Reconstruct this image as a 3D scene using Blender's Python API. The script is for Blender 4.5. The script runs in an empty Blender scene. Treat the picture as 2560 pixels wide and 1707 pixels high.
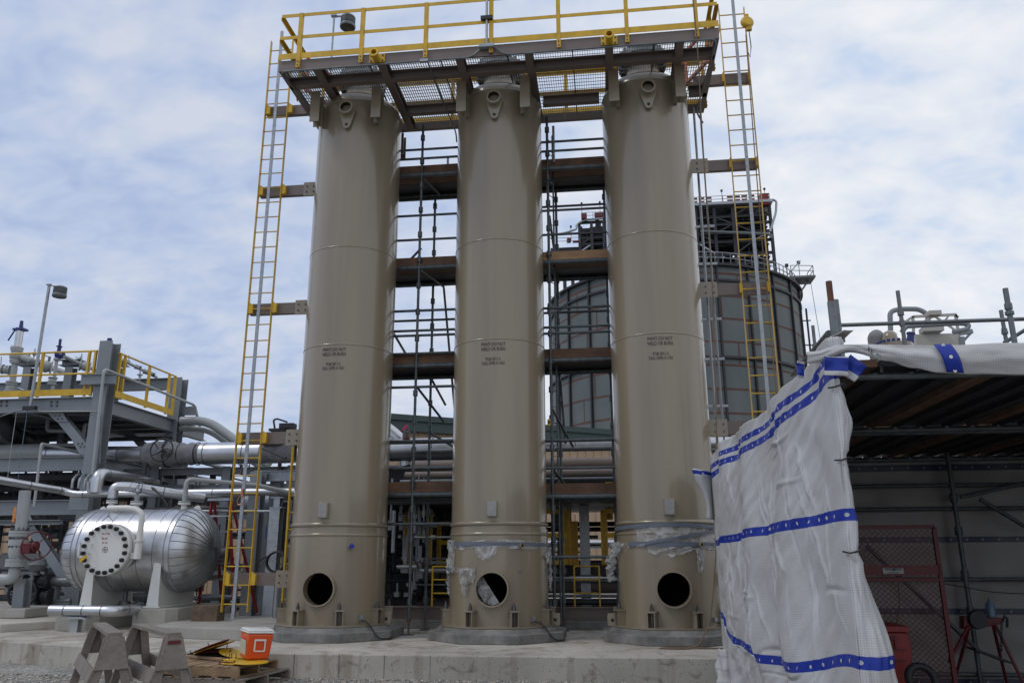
import bpy, math, random
from mathutils import Vector, Matrix, noise
random.seed(7)
PI=math.pi
scene=bpy.context.scene
col=scene.collection
V=Vector
# ------------------------------------------------------------ camera
CAMP=V((1.7388,-12.8922,.9954)); YAW,PIT,ROL,FOC=.1177,.2653,-.0032,1985.5
F_=V((-math.sin(YAW)*math.cos(PIT),math.cos(YAW)*math.cos(PIT),math.sin(PIT)))
R0=V((math.cos(YAW),math.sin(YAW),0)); U0=R0.cross(F_)
R_=R0*math.cos(ROL)+U0*math.sin(ROL); U_=-R0*math.sin(ROL)+U0*math.cos(ROL)
cd=bpy.data.cameras.new('camera'); cam=bpy.data.objects.new('camera',cd); col.objects.link(cam)
cam.matrix_world=Matrix(((R_.x,U_.x,-F_.x,CAMP.x),(R_.y,U_.y,-F_.y,CAMP.y),(R_.z,U_.z,-F_.z,CAMP.z),(0,0,0,1)))
cd.sensor_width=36; cd.lens=36*FOC/2560; cd.clip_end=4000; cd.clip_start=.05
scene.camera=cam
# surveying aid: a measured point of the photograph on a known plane of the site gives its place in metres
CR={'o':(0,0,1),'A':(0,680,3.2667),'B':(0,1130,2.718),'D':(640,0,3.5636),'E':(1240,0,3.5636),'G':(940,400,3.672),'H':(940,827,3.672),'I':(660,1200,3.5636),'J':(1200,1200,3.5629),'K':(1660,440,2.3761),'M':(2000,680,3.1357),'N':(1740,860,1.8519),'O':(2060,1130,2.718),'P':(0,980,6.5333),'Q':(360,1060,5.8075),'S':(0,1240,4.3542),'T':(560,1080,3.015),'V':(940,1240,4.3545),'X':(160,1500,4.3556),'Y':(1360,480,3.4588),'W':(0,700,5.2267),'Z':(240,800,5.2269),'C':(0,1480,5.88)}
def at(k,x,y,Y=None,Z=None,X=None):
    a,b,s=CR[k]; u=a+x/s; v=b+y/s
    d=F_+R_*((u-1280)/FOC)-U_*((v-853.5)/FOC)
    if Y is not None: t=(Y-CAMP.y)/d.y
    elif Z is not None: t=(Z-CAMP.z)/d.z
    else: t=(X-CAMP.x)/d.x
    return CAMP+d*t
# ------------------------------------------------------------ materials
MT={}
def mat(name,c,rough=.5,metal=0,var=.12,scale=3,bump=0,bscale=40,coat=0,streak=False,c2=None,spec=.5,trans=0,crough=.08,pos=(.45,.62)):
    m=bpy.data.materials.new(name); m.use_nodes=True; nt=m.node_tree; N=nt.nodes; L=nt.links
    b=N['Principled BSDF']; b.inputs['Roughness'].default_value=rough; b.inputs['Metallic'].default_value=metal
    b.inputs['Specular IOR Level'].default_value=spec
    if coat: b.inputs['Coat Weight'].default_value=coat; b.inputs['Coat Roughness'].default_value=crough
    tc=N.new('ShaderNodeTexCoord'); mp=N.new('ShaderNodeMapping'); L.new(tc.outputs['Object'],mp.inputs['Vector'])
    mp.inputs['Scale'].default_value=(1,1,.07) if streak else (1,1,1)
    n=N.new('ShaderNodeTexNoise'); n.inputs['Scale'].default_value=scale; n.inputs['Detail'].default_value=7; n.inputs['Roughness'].default_value=.6
    L.new(mp.outputs[0],n.inputs['Vector'])
    cr=N.new('ShaderNodeValToRGB'); L.new(n.outputs['Fac'],cr.inputs['Fac'])
    c=V(c[:3]); 
    if c2 is None:
        lo=c*(1-var); hi=c*(1+var); cr.color_ramp.elements[0].position=.3; cr.color_ramp.elements[1].position=.7
    else:
        lo=c; hi=V(c2); cr.color_ramp.elements[0].position=pos[0]; cr.color_ramp.elements[1].position=pos[1]
    cr.color_ramp.elements[0].color=(*lo,1); cr.color_ramp.elements[1].color=(*hi,1)
    L.new(cr.outputs['Color'],b.inputs['Base Color'])
    # roughness breakup
    mr=N.new('ShaderNodeMapRange'); mr.inputs['To Min'].default_value=max(0.02,rough*.75); mr.inputs['To Max'].default_value=min(1,rough*1.3)
    L.new(n.outputs['Fac'],mr.inputs['Value']); L.new(mr.outputs[0],b.inputs['Roughness'])
    if bump:
        n2=N.new('ShaderNodeTexNoise'); n2.inputs['Scale'].default_value=bscale; n2.inputs['Detail'].default_value=5
        L.new(tc.outputs['Object'],n2.inputs['Vector'])
        bp=N.new('ShaderNodeBump'); bp.inputs['Strength'].default_value=bump; bp.inputs['Distance'].default_value=.02
        L.new(n2.outputs['Fac'],bp.inputs['Height']); L.new(bp.outputs[0],b.inputs['Normal'])
    MT[name]=m; return m
mat('tan_paint',(.240,.197,.135),.30,0,.13,2.6,coat=.75,streak=True,crough=.10)
mat('brown_paint',(.17,.132,.115),.42,0,.1,2)
mat('grey_paint',(.215,.235,.255),.4,0,.1,1.3)
mat('pale_grey_paint',(.34,.36,.36),.35,0,.08,3)
mat('light_box_paint',(.42,.41,.37),.4,0,.06,2)
mat('yellow_paint',(.60,.37,.02),.42,0,.2,5)
mat('orange_paint',(.55,.14,.05),.45,0,.1,4)
mat('red_paint',(.24,.010,.009),.4,0,.15,4)
mat('dark_red_paint',(.11,.008,.012),.45,0,.2,4)
mat('blue_paint',(.012,.025,.16),.4,0,.15,4)
mat('white_paint',(.68,.68,.65),.4,0,.05,3)
mat('galvanized',(.33,.35,.37),.38,.55,.2,14)
mat('dull_galvanized',(.15,.165,.17),.45,.4,.25,9)
mat('scaffold_steel',(.10,.115,.12),.45,.5,.35,9)
mat('rusty_steel',(.11,.115,.12),.6,.3,.3,6,c2=(.16,.055,.03))
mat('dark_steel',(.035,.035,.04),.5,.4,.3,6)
mat('bolt_steel',(.12,.12,.12),.4,.7,.2,20)
mat('aluminium',(.54,.55,.57),.34,1,.14,3,bump=.05,bscale=3)
mat('insulation_cloth',(.20,.20,.21),.75,0,.2,5,bump=.7,bscale=11)
mat('concrete',(.33,.315,.285),.85,0,.16,2.3,bump=.25,bscale=50)
mat('slab_concrete',(.44,.41,.36),.85,0,.22,1.1,bump=.2,bscale=30)
mat('wet_concrete',(.17,.165,.155),.75,0,.45,3.6,bump=.25,bscale=35)
mat('old_wood',(.195,.17,.145),.8,0,.3,5,bump=.4,bscale=30)
mat('new_wood',(.42,.25,.13),.75,0,.2,5,bump=.2,bscale=30)
mat('plank_wood',(.14,.075,.045),.8,0,.4,4,bump=.2,bscale=30)
mat('pallet_wood',(.27,.18,.105),.8,0,.3,6,bump=.3,bscale=30)
mat('sticker_pale',(.55,.53,.42),.5,0,.2,20)
mat('crate_wood',(.12,.085,.055),.8,0,.45,7,bump=.3,bscale=30)
mat('black_rubber',(.018,.018,.02),.55,0,.2,8)
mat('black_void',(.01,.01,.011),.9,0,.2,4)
mat('beige_siding',(.42,.295,.19),.6,0,.05,1)
mat('green_trim',(.03,.055,.055),.5,0,.1,1)
mat('cooler_orange',(.72,.085,.012),.35,0,.06,4)
mat('cooler_white',(.70,.70,.68),.4,0,.05,4)
mat('rope_fibre',(.17,.12,.08),.9,0,.3,60)
mat('stencil_black',(.035,.033,.03),.6,0,.3,30)
mat('red_ink',(.45,.05,.04),.6,0,.2,20)
mat('blue_plastic',(.01,.03,.30),.4,0,.1,4)
mat('bottle_blue',(.10,.17,.24),.3,0,.1,4)
mat('grey_tape',(.12,.14,.17),.4,0,.15,6)
mat('hot_pink',(.8,.03,.16),.6,0,.1,4)
mat('sticker_orange',(.75,.22,.02),.5,0,.2,20)
mat('copper',(.5,.22,.12),.35,1,.1,4)
mat('white_sheet',(.5,.52,.54),.5,0,.05,2)
mat('tank_steel',(.095,.115,.115),.6,.15,.25,.22,c2=(.145,.16,.155),pos=(.3,.7))
mat('tank_rust',(.115,.05,.035),.8,0,.3,1.2)
mat('lug_hole',(.03,.027,.022),.9)
mat('nameplate_metal',(.30,.30,.29),.35,.8,.15,30,bump=.6,bscale=120)
mat('tube_rust',(.13,.05,.03),.7,.1,.3,12)
mat('debris',(.075,.08,.085),.7,.1,.5,3)
mat('lens_dark',(.05,.05,.045),.15,0,.1,4)
# ------------------------------------------------------------ mesh builder
def frame(d,up=V((0,0,1))):
    d=d.normalized()
    if abs(d.dot(up))>.999: up=V((0,1,0)) if abs(d.y)<.9 else V((1,0,0))
    s=d.cross(up).normalized(); u=s.cross(d).normalized()
    return s,u,d
class MB:
    k=1.0
    def __init__(s): s.v=[]; s.f=[]
    def add(s,vs,fs):
        o=len(s.v); s.v+=[V(p) for p in vs]; s.f+=[[o+i for i in f] for f in fs]; return s
    def box(s,c,sz,rz=0,M=None):
        c=V(c); x,y,z=[a/2 for a in sz]
        vs=[V((i,j,k)) for i in(-x,x) for j in(-y,y) for k in(-z,z)]
        R=M if M is not None else Matrix.Rotation(rz,3,'Z')
        return s.add([c+R@p for p in vs],[(0,1,3,2),(4,6,7,5),(0,4,5,1),(2,3,7,6),(0,2,6,4),(1,5,7,3)])
    def mm(s,a,b):
        a=V(a);b=V(b); return s.box((a+b)/2,[abs(q) for q in (b-a)])
    def prof(s,p,q,pr,up=V((0,0,1)),closed=True):
        p=V(p);q=V(q); S,U,D=frame(q-p,V(up)); n=len(pr)
        vs=[p+S*a+U*b for a,b in pr]+[q+S*a+U*b for a,b in pr]
        fs=[(i,(i+1)%n,n+(i+1)%n,n+i) for i in range(n)]+[tuple(range(n))[::-1],tuple(range(n,2*n))]
        return s.add(vs,fs)
    def bar(s,p,q,w,h,up=V((0,0,1))):
        return s.prof(p,q,[(-w/2,-h/2),(w/2,-h/2),(w/2,h/2),(-w/2,h/2)],up)
    def hb(s,p,q,h,w,up=V((0,0,1)),tf=.016,tw=.012):   # I-section, h along up
        s.prof(p,q,[(-w/2,h/2-tf),(w/2,h/2-tf),(w/2,h/2),(-w/2,h/2)],up)
        s.prof(p,q,[(-w/2,-h/2),(w/2,-h/2),(w/2,-h/2+tf),(-w/2,-h/2+tf)],up)
        return s.prof(p,q,[(-tw/2,-h/2+tf),(tw/2,-h/2+tf),(tw/2,h/2-tf),(-tw/2,h/2-tf)],up)
    def ang(s,p,q,w,up,t=.008):   # angle section
        return s.prof(p,q,[(0,0),(w,0),(w,t),(t,t),(t,w),(0,w)],up)
    def tube(s,p,q,r,n=10,r2=None,cap=True):
        p=V(p);q=V(q); S,U,D=frame(q-p); r2=(r if r2 is None else r2)*MB.k; r=r*MB.k
        vs=[p+(S*math.cos(2*PI*i/n)+U*math.sin(2*PI*i/n))*r for i in range(n)]+[q+(S*math.cos(2*PI*i/n)+U*math.sin(2*PI*i/n))*r2 for i in range(n)]
        fs=[(i,(i+1)%n,n+(i+1)%n,n+i) for i in range(n)]
        if cap: fs+=[tuple(range(n))[::-1],tuple(range(n,2*n))]
        return s.add(vs,fs)
    def path(s,pts,r,n=10,bend=None,seg=5,cap=True):
        pts=[V(p) for p in pts]; r=r*MB.k
        if bend:
            o=[pts[0]]
            for i in range(1,len(pts)-1):
                a,b,c=pts[i-1],pts[i],pts[i+1]
                d1=(a-b);d2=(c-b); k=min(bend,d1.length*.48,d2.length*.48)
                p1=b+d1.normalized()*k; p2=b+d2.normalized()*k
                for j in range(seg+1):
                    t=j/seg; o.append(p1*(1-t)**2+b*2*t*(1-t)+p2*t*t)
            o.append(pts[-1]); pts=o
        S,U,D=frame(pts[1]-pts[0]); m=len(pts); vs=[]
        for i,p in enumerate(pts):
            if i==0: t=pts[1]-pts[0]
            elif i==m-1: t=pts[-1]-pts[-2]
            else: t=(pts[i+1]-p).normalized()+(p-pts[i-1]).normalized()
            if t.length<1e-9: t=D
            t=t.normalized(); S=(S-t*S.dot(t)).normalized(); U=t.cross(S)
            vs+=[p+(S*math.cos(2*PI*j/n)+U*math.sin(2*PI*j/n))*r for j in range(n)]
        fs=[(i*n+j,i*n+(j+1)%n,(i+1)*n+(j+1)%n,(i+1)*n+j) for i in range(m-1) for j in range(n)]
        if cap: fs+=[tuple(range(n))[::-1],tuple(range((m-1)*n,m*n))]
        return s.add(vs,fs)
    def lathe(s,pr,o=(0,0,0),ax=(0,0,1),n=32,up=(0,0,1)):
        o=V(o); S,U,D=frame(V(ax),V(up)); m=len(pr); vs=[]; pr=[(a*MB.k,h*MB.k) for a,h in pr]
        for r,h in pr: vs+=[o+D*h+(S*math.cos(2*PI*j/n)+U*math.sin(2*PI*j/n))*max(r,1e-4) for j in range(n)]
        fs=[(i*n+j,i*n+(j+1)%n,(i+1)*n+(j+1)%n,(i+1)*n+j) for i in range(m-1) for j in range(n)]
        return s.add(vs,fs)
    def torus(s,c,ax,R,r,n=32,k=8):
        c=V(c); S,U,D=frame(V(ax)); vs=[]
        for i in range(n):
            e=S*math.cos(2*PI*i/n)+U*math.sin(2*PI*i/n)
            vs+=[c+e*(R+r*math.cos(2*PI*j/k))+D*(r*math.sin(2*PI*j/k)) for j in range(k)]
        return s.add(vs,[(i*k+j,((i+1)%n)*k+j,((i+1)%n)*k+(j+1)%k,i*k+(j+1)%k) for i in range(n) for j in range(k)])
    def poly(s,pts,ext):      # flat polygon extruded by vector
        pts=[V(p) for p in pts]; e=V(ext); n=len(pts)
        return s.add(pts+[p+e for p in pts],[tuple(range(n))[::-1],tuple(range(n,2*n))]+[(i,(i+1)%n,n+(i+1)%n,n+i) for i in range(n)])
    def grid(s,rows):
        m=len(rows); n=len(rows[0])
        return s.add([p for r in rows for p in r],[(i*n+j,i*n+j+1,(i+1)*n+j+1,(i+1)*n+j) for i in range(m-1) for j in range(n-1)])
    def bolt(s,p,d,r=.018,h=.02):
        return s.tube(p,V(p)+V(d).normalized()*h,r,6)
    def split(s):
        par=list(range(len(s.v)))
        def fd(a):
            while par[a]!=a: par[a]=par[par[a]]; a=par[a]
            return a
        for f in s.f:
            for i in f[1:]: par[fd(i)]=fd(f[0])
        g={}
        for f in s.f: g.setdefault(fd(f[0]),[]).append(f)
        out=[]
        for fs in g.values():
            ids=sorted({i for f in fs for i in f}); mp={a:b for b,a in enumerate(ids)}; m=MB(); m.v=[s.v[i] for i in ids]; m.f=[[mp[i] for i in f] for f in fs]; out.append(m)
        return out
    def build(s,name,m,parent=None,smooth=True,ang=40,bevel=0,fix=True,**kw):
        if parent is not None and name in SPLIT:
            ps=s.split()
            if len(ps)>1:
                for q in ps: o=q.build(name,m,parent,smooth,ang,bevel,fix,**kw)
                return o
        me=bpy.data.meshes.new(name)
        b=BASE.get(parent.name) if parent is not None else kw.pop('base',None)
        if b is None:
            b=V((0,0,0))
            if parent is None and s.v:
                xs=[p.x for p in s.v];ys=[p.y for p in s.v];zs=[p.z for p in s.v]
                b=V(((min(xs)+max(xs))/2,(min(ys)+max(ys))/2,min(zs)))
        me.from_pydata([tuple(p-b) for p in s.v],[],s.f)
        if fix:
            import bmesh
            bm=bmesh.new(); bm.from_mesh(me); bmesh.ops.recalc_face_normals(bm,faces=bm.faces); bm.to_mesh(me); bm.free()
        me.materials.append(MT[m] if isinstance(m,str) else m)
        if smooth:
            me.shade_smooth(); me.set_sharp_from_angle(angle=math.radians(ang))
        o=bpy.data.objects.new(name,me); col.objects.link(o)
        BASE[o.name]=b
        if parent is not None: o.parent=parent
        else: o.location=b
        if bevel:
            md=o.modifiers.new('bevel','BEVEL'); md.width=bevel; md.segments=2; md.limit_method='ANGLE'; md.harden_normals=False
        tag(o,**kw)
        return o
BASE={}
SPLIT={'bolt','deck_ledger','skid_pipe','band','eyelets','grating_edge_bar','crossbar','strut'}
def tag(o,label=None,cat=None,group=None,kind=None):
    if label: o['label']=label
    if cat: o['category']=cat
    if group: o['group']=group
    if kind: o['kind']=kind
    return o
def thing(name,loc,label,cat,group=None):
    o=bpy.data.objects.new(name,None); col.objects.link(o); o.location=V(loc); o.empty_display_size=.2
    BASE[o.name]=V(loc); return tag(o,label,cat,group)
def text_mesh(body,size,name='lettering'):
    cu=bpy.data.curves.new('t','FONT'); cu.body=body; cu.size=size; cu.align_x='CENTER'; cu.offset=size*.02; cu.resolution_u=2; cu.space_line=.9
    o=bpy.data.objects.new('t',cu); col.objects.link(o)
    dg=bpy.context.evaluated_depsgraph_get(); me=bpy.data.meshes.new_from_object(o.evaluated_get(dg))
    vs=[v.co.copy() for v in me.vertices]; fs=[list(p.vertices) for p in me.polygons]
    bpy.data.objects.remove(o); bpy.data.meshes.remove(me); return vs,fs
def text_mb(mb,body,size,fn,xs=1.0):
    vs,fs=text_mesh(body,size); mb.add([fn(v.x*xs,v.y) for v in vs],fs); return mb
# ------------------------------------------------------------ daylight
w=bpy.data.worlds.new('World'); scene.world=w; w.use_nodes=True
nt=w.node_tree; N=nt.nodes; L=nt.links; bg=N['Background']
SUN_EL,SUN_AZ=math.radians(52),math.radians(-118)     # azimuth clockwise from +Y
sky=N.new('ShaderNodeTexSky'); sky.sky_type='NISHITA'; sky.sun_disc=False; sky.sun_elevation=SUN_EL; sky.sun_rotation=SUN_AZ
sky.air_density=1.2; sky.dust_density=1.5
tc=N.new('ShaderNodeTexCoord'); sp=N.new('ShaderNodeSeparateXYZ'); L.new(tc.outputs['Generated'],sp.inputs[0])
def mth(op,a,b=None,c=None):
    n=N.new('ShaderNodeMath'); n.operation=op
    for i,q in enumerate((a,b,c)):
        if q is None: continue
        if isinstance(q,(int,float)): n.inputs[i].default_value=q
        else: L.new(q,n.inputs[i])
    return n.outputs[0]
zz=mth('ADD',mth('MAXIMUM',sp.outputs[2],0.0),.42)
cb=N.new('ShaderNodeCombineXYZ'); L.new(mth('DIVIDE',sp.outputs[0],zz),cb.inputs[0]); L.new(mth('DIVIDE',sp.outputs[1],zz),cb.inputs[1])
mp=N.new('ShaderNodeMapping'); mp.inputs['Rotation'].default_value=(0,0,math.radians(-28)); mp.inputs['Scale'].default_value=(1,1.45,1); mp.inputs['Location'].default_value=(3.1,1.7,0)
L.new(cb.outputs[0],mp.inputs[0])
def nz(sc_,det,dist,ro=.5):
    n=N.new('ShaderNodeTexNoise'); n.inputs['Scale'].default_value=sc_; n.inputs['Detail'].default_value=det; n.inputs['Roughness'].default_value=ro; n.inputs['Distortion'].default_value=dist; L.new(mp.outputs[0],n.inputs[0]); return n.outputs['Fac']
mixn=mth('ADD',mth('ADD',mth('MULTIPLY',nz(4.6,2.5,.3),.40),mth('MULTIPLY',nz(11.5,3,.3,.55),.42)),mth('MULTIPLY',nz(1.4,2,0),.18))
def ramp(cols):
    cr=N.new('ShaderNodeValToRGB'); L.new(mixn,cr.inputs[0]); el=cr.color_ramp.elements
    el[0].position=.37; el[0].color=(*cols[0],1); el[1].position=.61; el[1].color=(*cols[2],1); e=el.new(.47); e.color=(*cols[1],1); return cr.outputs[0]
lf=ramp([(.39,.49,.73),(.50,.59,.79),(.66,.71,.82)]); rt=ramp([(.58,.70,.90),(.78,.83,.92),(.93,.94,.97)])
gr=N.new('ShaderNodeMapRange'); gr.interpolation_type='SMOOTHSTEP'; gr.inputs['From Min'].default_value=-.55; gr.inputs['From Max'].default_value=.28; L.new(mth('SUBTRACT',sp.outputs[0],mth('MULTIPLY',sp.outputs[2],.12)),gr.inputs[0])
cm=N.new('ShaderNodeMix'); cm.data_type='RGBA'; L.new(gr.outputs[0],cm.inputs['Factor']); L.new(lf,cm.inputs['A']); L.new(rt,cm.inputs['B'])
sc=N.new('ShaderNodeVectorMath'); sc.operation='SCALE'; sc.inputs['Scale'].default_value=10.0; L.new(cm.outputs['Result'],sc.inputs[0])
mx=N.new('ShaderNodeMix'); mx.data_type='RGBA'; mx.inputs['Factor'].default_value=.93
L.new(sky.outputs[0],mx.inputs['A']); L.new(sc.outputs[0],mx.inputs['B'])
L.new(mx.outputs['Result'],bg.inputs['Color']); bg.inputs['Strength'].default_value=.1
sl=bpy.data.lights.new('sun','SUN'); sl.energy=.8; sl.angle=math.radians(12); sl.color=(1,.95,.87)
so=bpy.data.objects.new('sun',sl); col.objects.link(so)
sd=V((math.sin(SUN_AZ)*math.cos(SUN_EL),math.cos(SUN_AZ)*math.cos(SUN_EL),math.sin(SUN_EL)))
so.rotation_euler=sd.to_track_quat('Z','Y').to_euler(); so.location=(0,0,30)
vs=scene.view_settings; vs.view_transform='Standard'; vs.look='None'; vs.exposure=0; vs.gamma=1
# ------------------------------------------------------------ ground
def gravel():
    m=bpy.data.materials.new('gravel'); m.use_nodes=True; nt=m.node_tree; N=nt.nodes; L=nt.links; b=N['Principled BSDF']; b.inputs['Roughness'].default_value=.9
    tc=N.new('ShaderNodeTexCoord'); v=N.new('ShaderNodeTexVoronoi'); v.inputs['Scale'].default_value=28; L.new(tc.outputs['Object'],v.inputs['Vector'])
    n=N.new('ShaderNodeTexNoise'); n.inputs['Scale'].default_value=1.2; n.inputs['Detail'].default_value=6; L.new(tc.outputs['Object'],n.inputs['Vector'])
    cr=N.new('ShaderNodeValToRGB'); L.new(v.outputs['Color'],cr.inputs[0]); e=cr.color_ramp.elements; e[0].color=(.14,.135,.125,1); e[1].color=(.46,.44,.40,1)
    mr=N.new('ShaderNodeMapRange'); mr.inputs['From Min'].default_value=.35; mr.inputs['From Max'].default_value=.65; mr.inputs['To Min'].default_value=.7; mr.inputs['To Max'].default_value=1.1; L.new(n.outputs['Fac'],mr.inputs[0])
    s=N.new('ShaderNodeVectorMath'); s.operation='SCALE'; L.new(cr.outputs[0],s.inputs[0]); L.new(mr.outputs[0],s.inputs['Scale']); L.new(s.outputs[0],b.inputs['Base Color'])
    bp=N.new('ShaderNodeBump'); bp.inputs['Strength'].default_value=.9; bp.inputs['Distance'].default_value=.02; bp.invert=True; L.new(v.outputs['Distance'],bp.inputs['Height']); L.new(bp.outputs[0],b.inputs['Normal'])
    return m
GRAVEL=gravel(); GZ=-.49
mb=MB(); mb.add([(-1500,-1500,GZ),(1500,-1500,GZ),(1500,1500,GZ),(-1500,1500,GZ)],[(0,1,2,3)]); mb.build('ground',GRAVEL,kind='structure')
# loose stones near the camera: one scatter of real pebbles
mb=MB(); rnd=random.Random(3)
def pebble(mb,x,y,r):
    c=V((x,y,GZ+r*.25)); q=Matrix.Rotation(rnd.uniform(0,6.28),3,'Z')@Matrix.Rotation(rnd.uniform(-.6,.6),3,'X')
    d=[V((1,0,0)),V((-1,0,0)),V((0,.8,0)),V((0,-.8,0)),V((0,0,.6)),V((0,0,-.6))]
    mb.add([c+q@(p*r*rnd.uniform(.7,1.25)) for p in d],[(0,2,4),(2,1,4),(1,3,4),(3,0,4),(2,0,5),(1,2,5),(3,1,5),(0,3,5)])
for i in range(16000):
    a=rnd.random(); y=-2.35-4.6*a**1.3; x=rnd.uniform(-8.4,2.9) if y>-4.5 else rnd.uniform(-4.6,2.9)
    pebble(mb,x,y,rnd.uniform(.010,.026))
def pebm():
    m=bpy.data.materials.new('pebbles'); m.use_nodes=True; nt=m.node_tree; N=nt.nodes; L=nt.links; b=N['Principled BSDF']; b.inputs['Roughness'].default_value=.85
    g=N.new('ShaderNodeNewGeometry'); cr=N.new('ShaderNodeValToRGB'); L.new(g.outputs['Random Per Island'],cr.inputs[0]); e=cr.color_ramp.elements
    e[0].color=(.13,.125,.12,1); e[1].color=(.58,.55,.50,1); q=e.new(.55); q.color=(.33,.31,.28,1); q=e.new(.8); q.color=(.42,.36,.28,1)
    L.new(cr.outputs[0],b.inputs['Base Color']); return m
mb.build('gravel',pebm(),smooth=False,fix=False,kind='stuff')
# slab on which the towers stand
SZ=-.2
def stained():
    m=bpy.data.materials.new('stained_concrete'); m.use_nodes=True; nt=m.node_tree; N=nt.nodes; L=nt.links; b=N['Principled BSDF']; b.inputs['Roughness'].default_value=.85
    tc=N.new('ShaderNodeTexCoord')
    def nz(scale,det,vs=(1,1,1),dist=0):
        mp=N.new('ShaderNodeMapping'); mp.inputs['Scale'].default_value=vs; L.new(tc.outputs['Object'],mp.inputs[0]); n=N.new('ShaderNodeTexNoise'); n.inputs['Scale'].default_value=scale; n.inputs['Detail'].default_value=det; n.inputs['Distortion'].default_value=dist; L.new(mp.outputs[0],n.inputs[0]); return n.outputs['Fac']
    def rp(f,a,b_,c0,c1):
        c=N.new('ShaderNodeValToRGB'); L.new(f,c.inputs[0]); e=c.color_ramp.elements; e[0].position=a; e[1].position=b_; e[0].color=(*c0,1); e[1].color=(*c1,1); return c.outputs[0]
    def mul(a,b_):
        x=N.new('ShaderNodeMix'); x.data_type='RGBA'; x.blend_type='MULTIPLY'; x.inputs['Factor'].default_value=1; L.new(a,x.inputs['A']); L.new(b_,x.inputs['B']); return x.outputs['Result']
    c=rp(nz(.9,6),.3,.7,(.34,.318,.28),(.52,.49,.435))
    c=mul(c,rp(nz(1.6,8,(1,1,.12),1.5),.36,.5,(.70,.66,.60),(1,1,1)))      # run marks down the faces
    c=mul(c,rp(nz(3.2,5,(1,1,1),2),.30,.42,(.62,.60,.57),(1,1,1)))
    c=mul(c,rp(nz(45,2),.28,.34,(.35,.33,.31),(1,1,1)))                    # pin holes and grit
    L.new(c,b.inputs['Base Color'])
    bp=N.new('ShaderNodeBump'); bp.inputs['Strength'].default_value=.25; bp.inputs['Distance'].default_value=.01; L.new(nz(40,6),bp.inputs['Height']); L.new(bp.outputs[0],b.inputs['Normal']); return m
mb=MB()
edge=[(-14,.6),(-7.4,-1.15),(-5.65,-1.75),(-4.3,-2.2),(-2.0,-2.3),(8,-2.33),(8,14),(-14,14)]
mb.poly([(x,y,GZ-.3) for x,y in edge],(0,0,SZ-GZ+.3)); slab=mb.build('slab',stained(),kind='structure',smooth=False,bevel=.012)
def slabside():
    m=MT['slab_concrete'].copy(); return m
# form joints and a rounded arris strip on the front face
mb=MB()
for i in range(12):
    x=at('o',735,1660,Y=-2.3).x+(i-2)*.598; mb.box((x,-2.302,(GZ+SZ)/2),(.008,.008,SZ-GZ-.01))
mb.build('slab_joint','wet_concrete',slab)
# raised curbs behind
mb=MB(); 
a=at('X',1130,440,Z=SZ); 
mb.poly([(-5.55,-.35,SZ),(-3.9,-.75,SZ),(-3.4,-.75,SZ),(-3.4,2,SZ),(-5.9,2,SZ)],(0,0,.165)); mb.build('equipment_curb','concrete',label='low concrete curb between the silver vessel and the left tower',cat='curb',smooth=False,bevel=.01)
mb=MB(); p=at('C',0,590,Z=SZ); q=at('C',700,540,Z=SZ); r=at('C',1000,500,Z=SZ)
mb.poly([p,q,q+V((1.2,1.0,0)),q+V((1.2,6,0)),p+V((-4,6,0)),p+V((-4,-1,0))],(0,0,.13)); mb.build('plinth','slab_concrete',label='low stepped concrete plinth under the pipe rack at far left',cat='plinth',smooth=False,bevel=.01)
mb=MB(); mb.mm((-3.3,1.5,SZ),(6.5,9,-.05)); mb.build('back_curb','wet_concrete',label='dark concrete curb behind the towers carrying the brown skid',cat='curb',smooth=False,bevel=.01)
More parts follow.
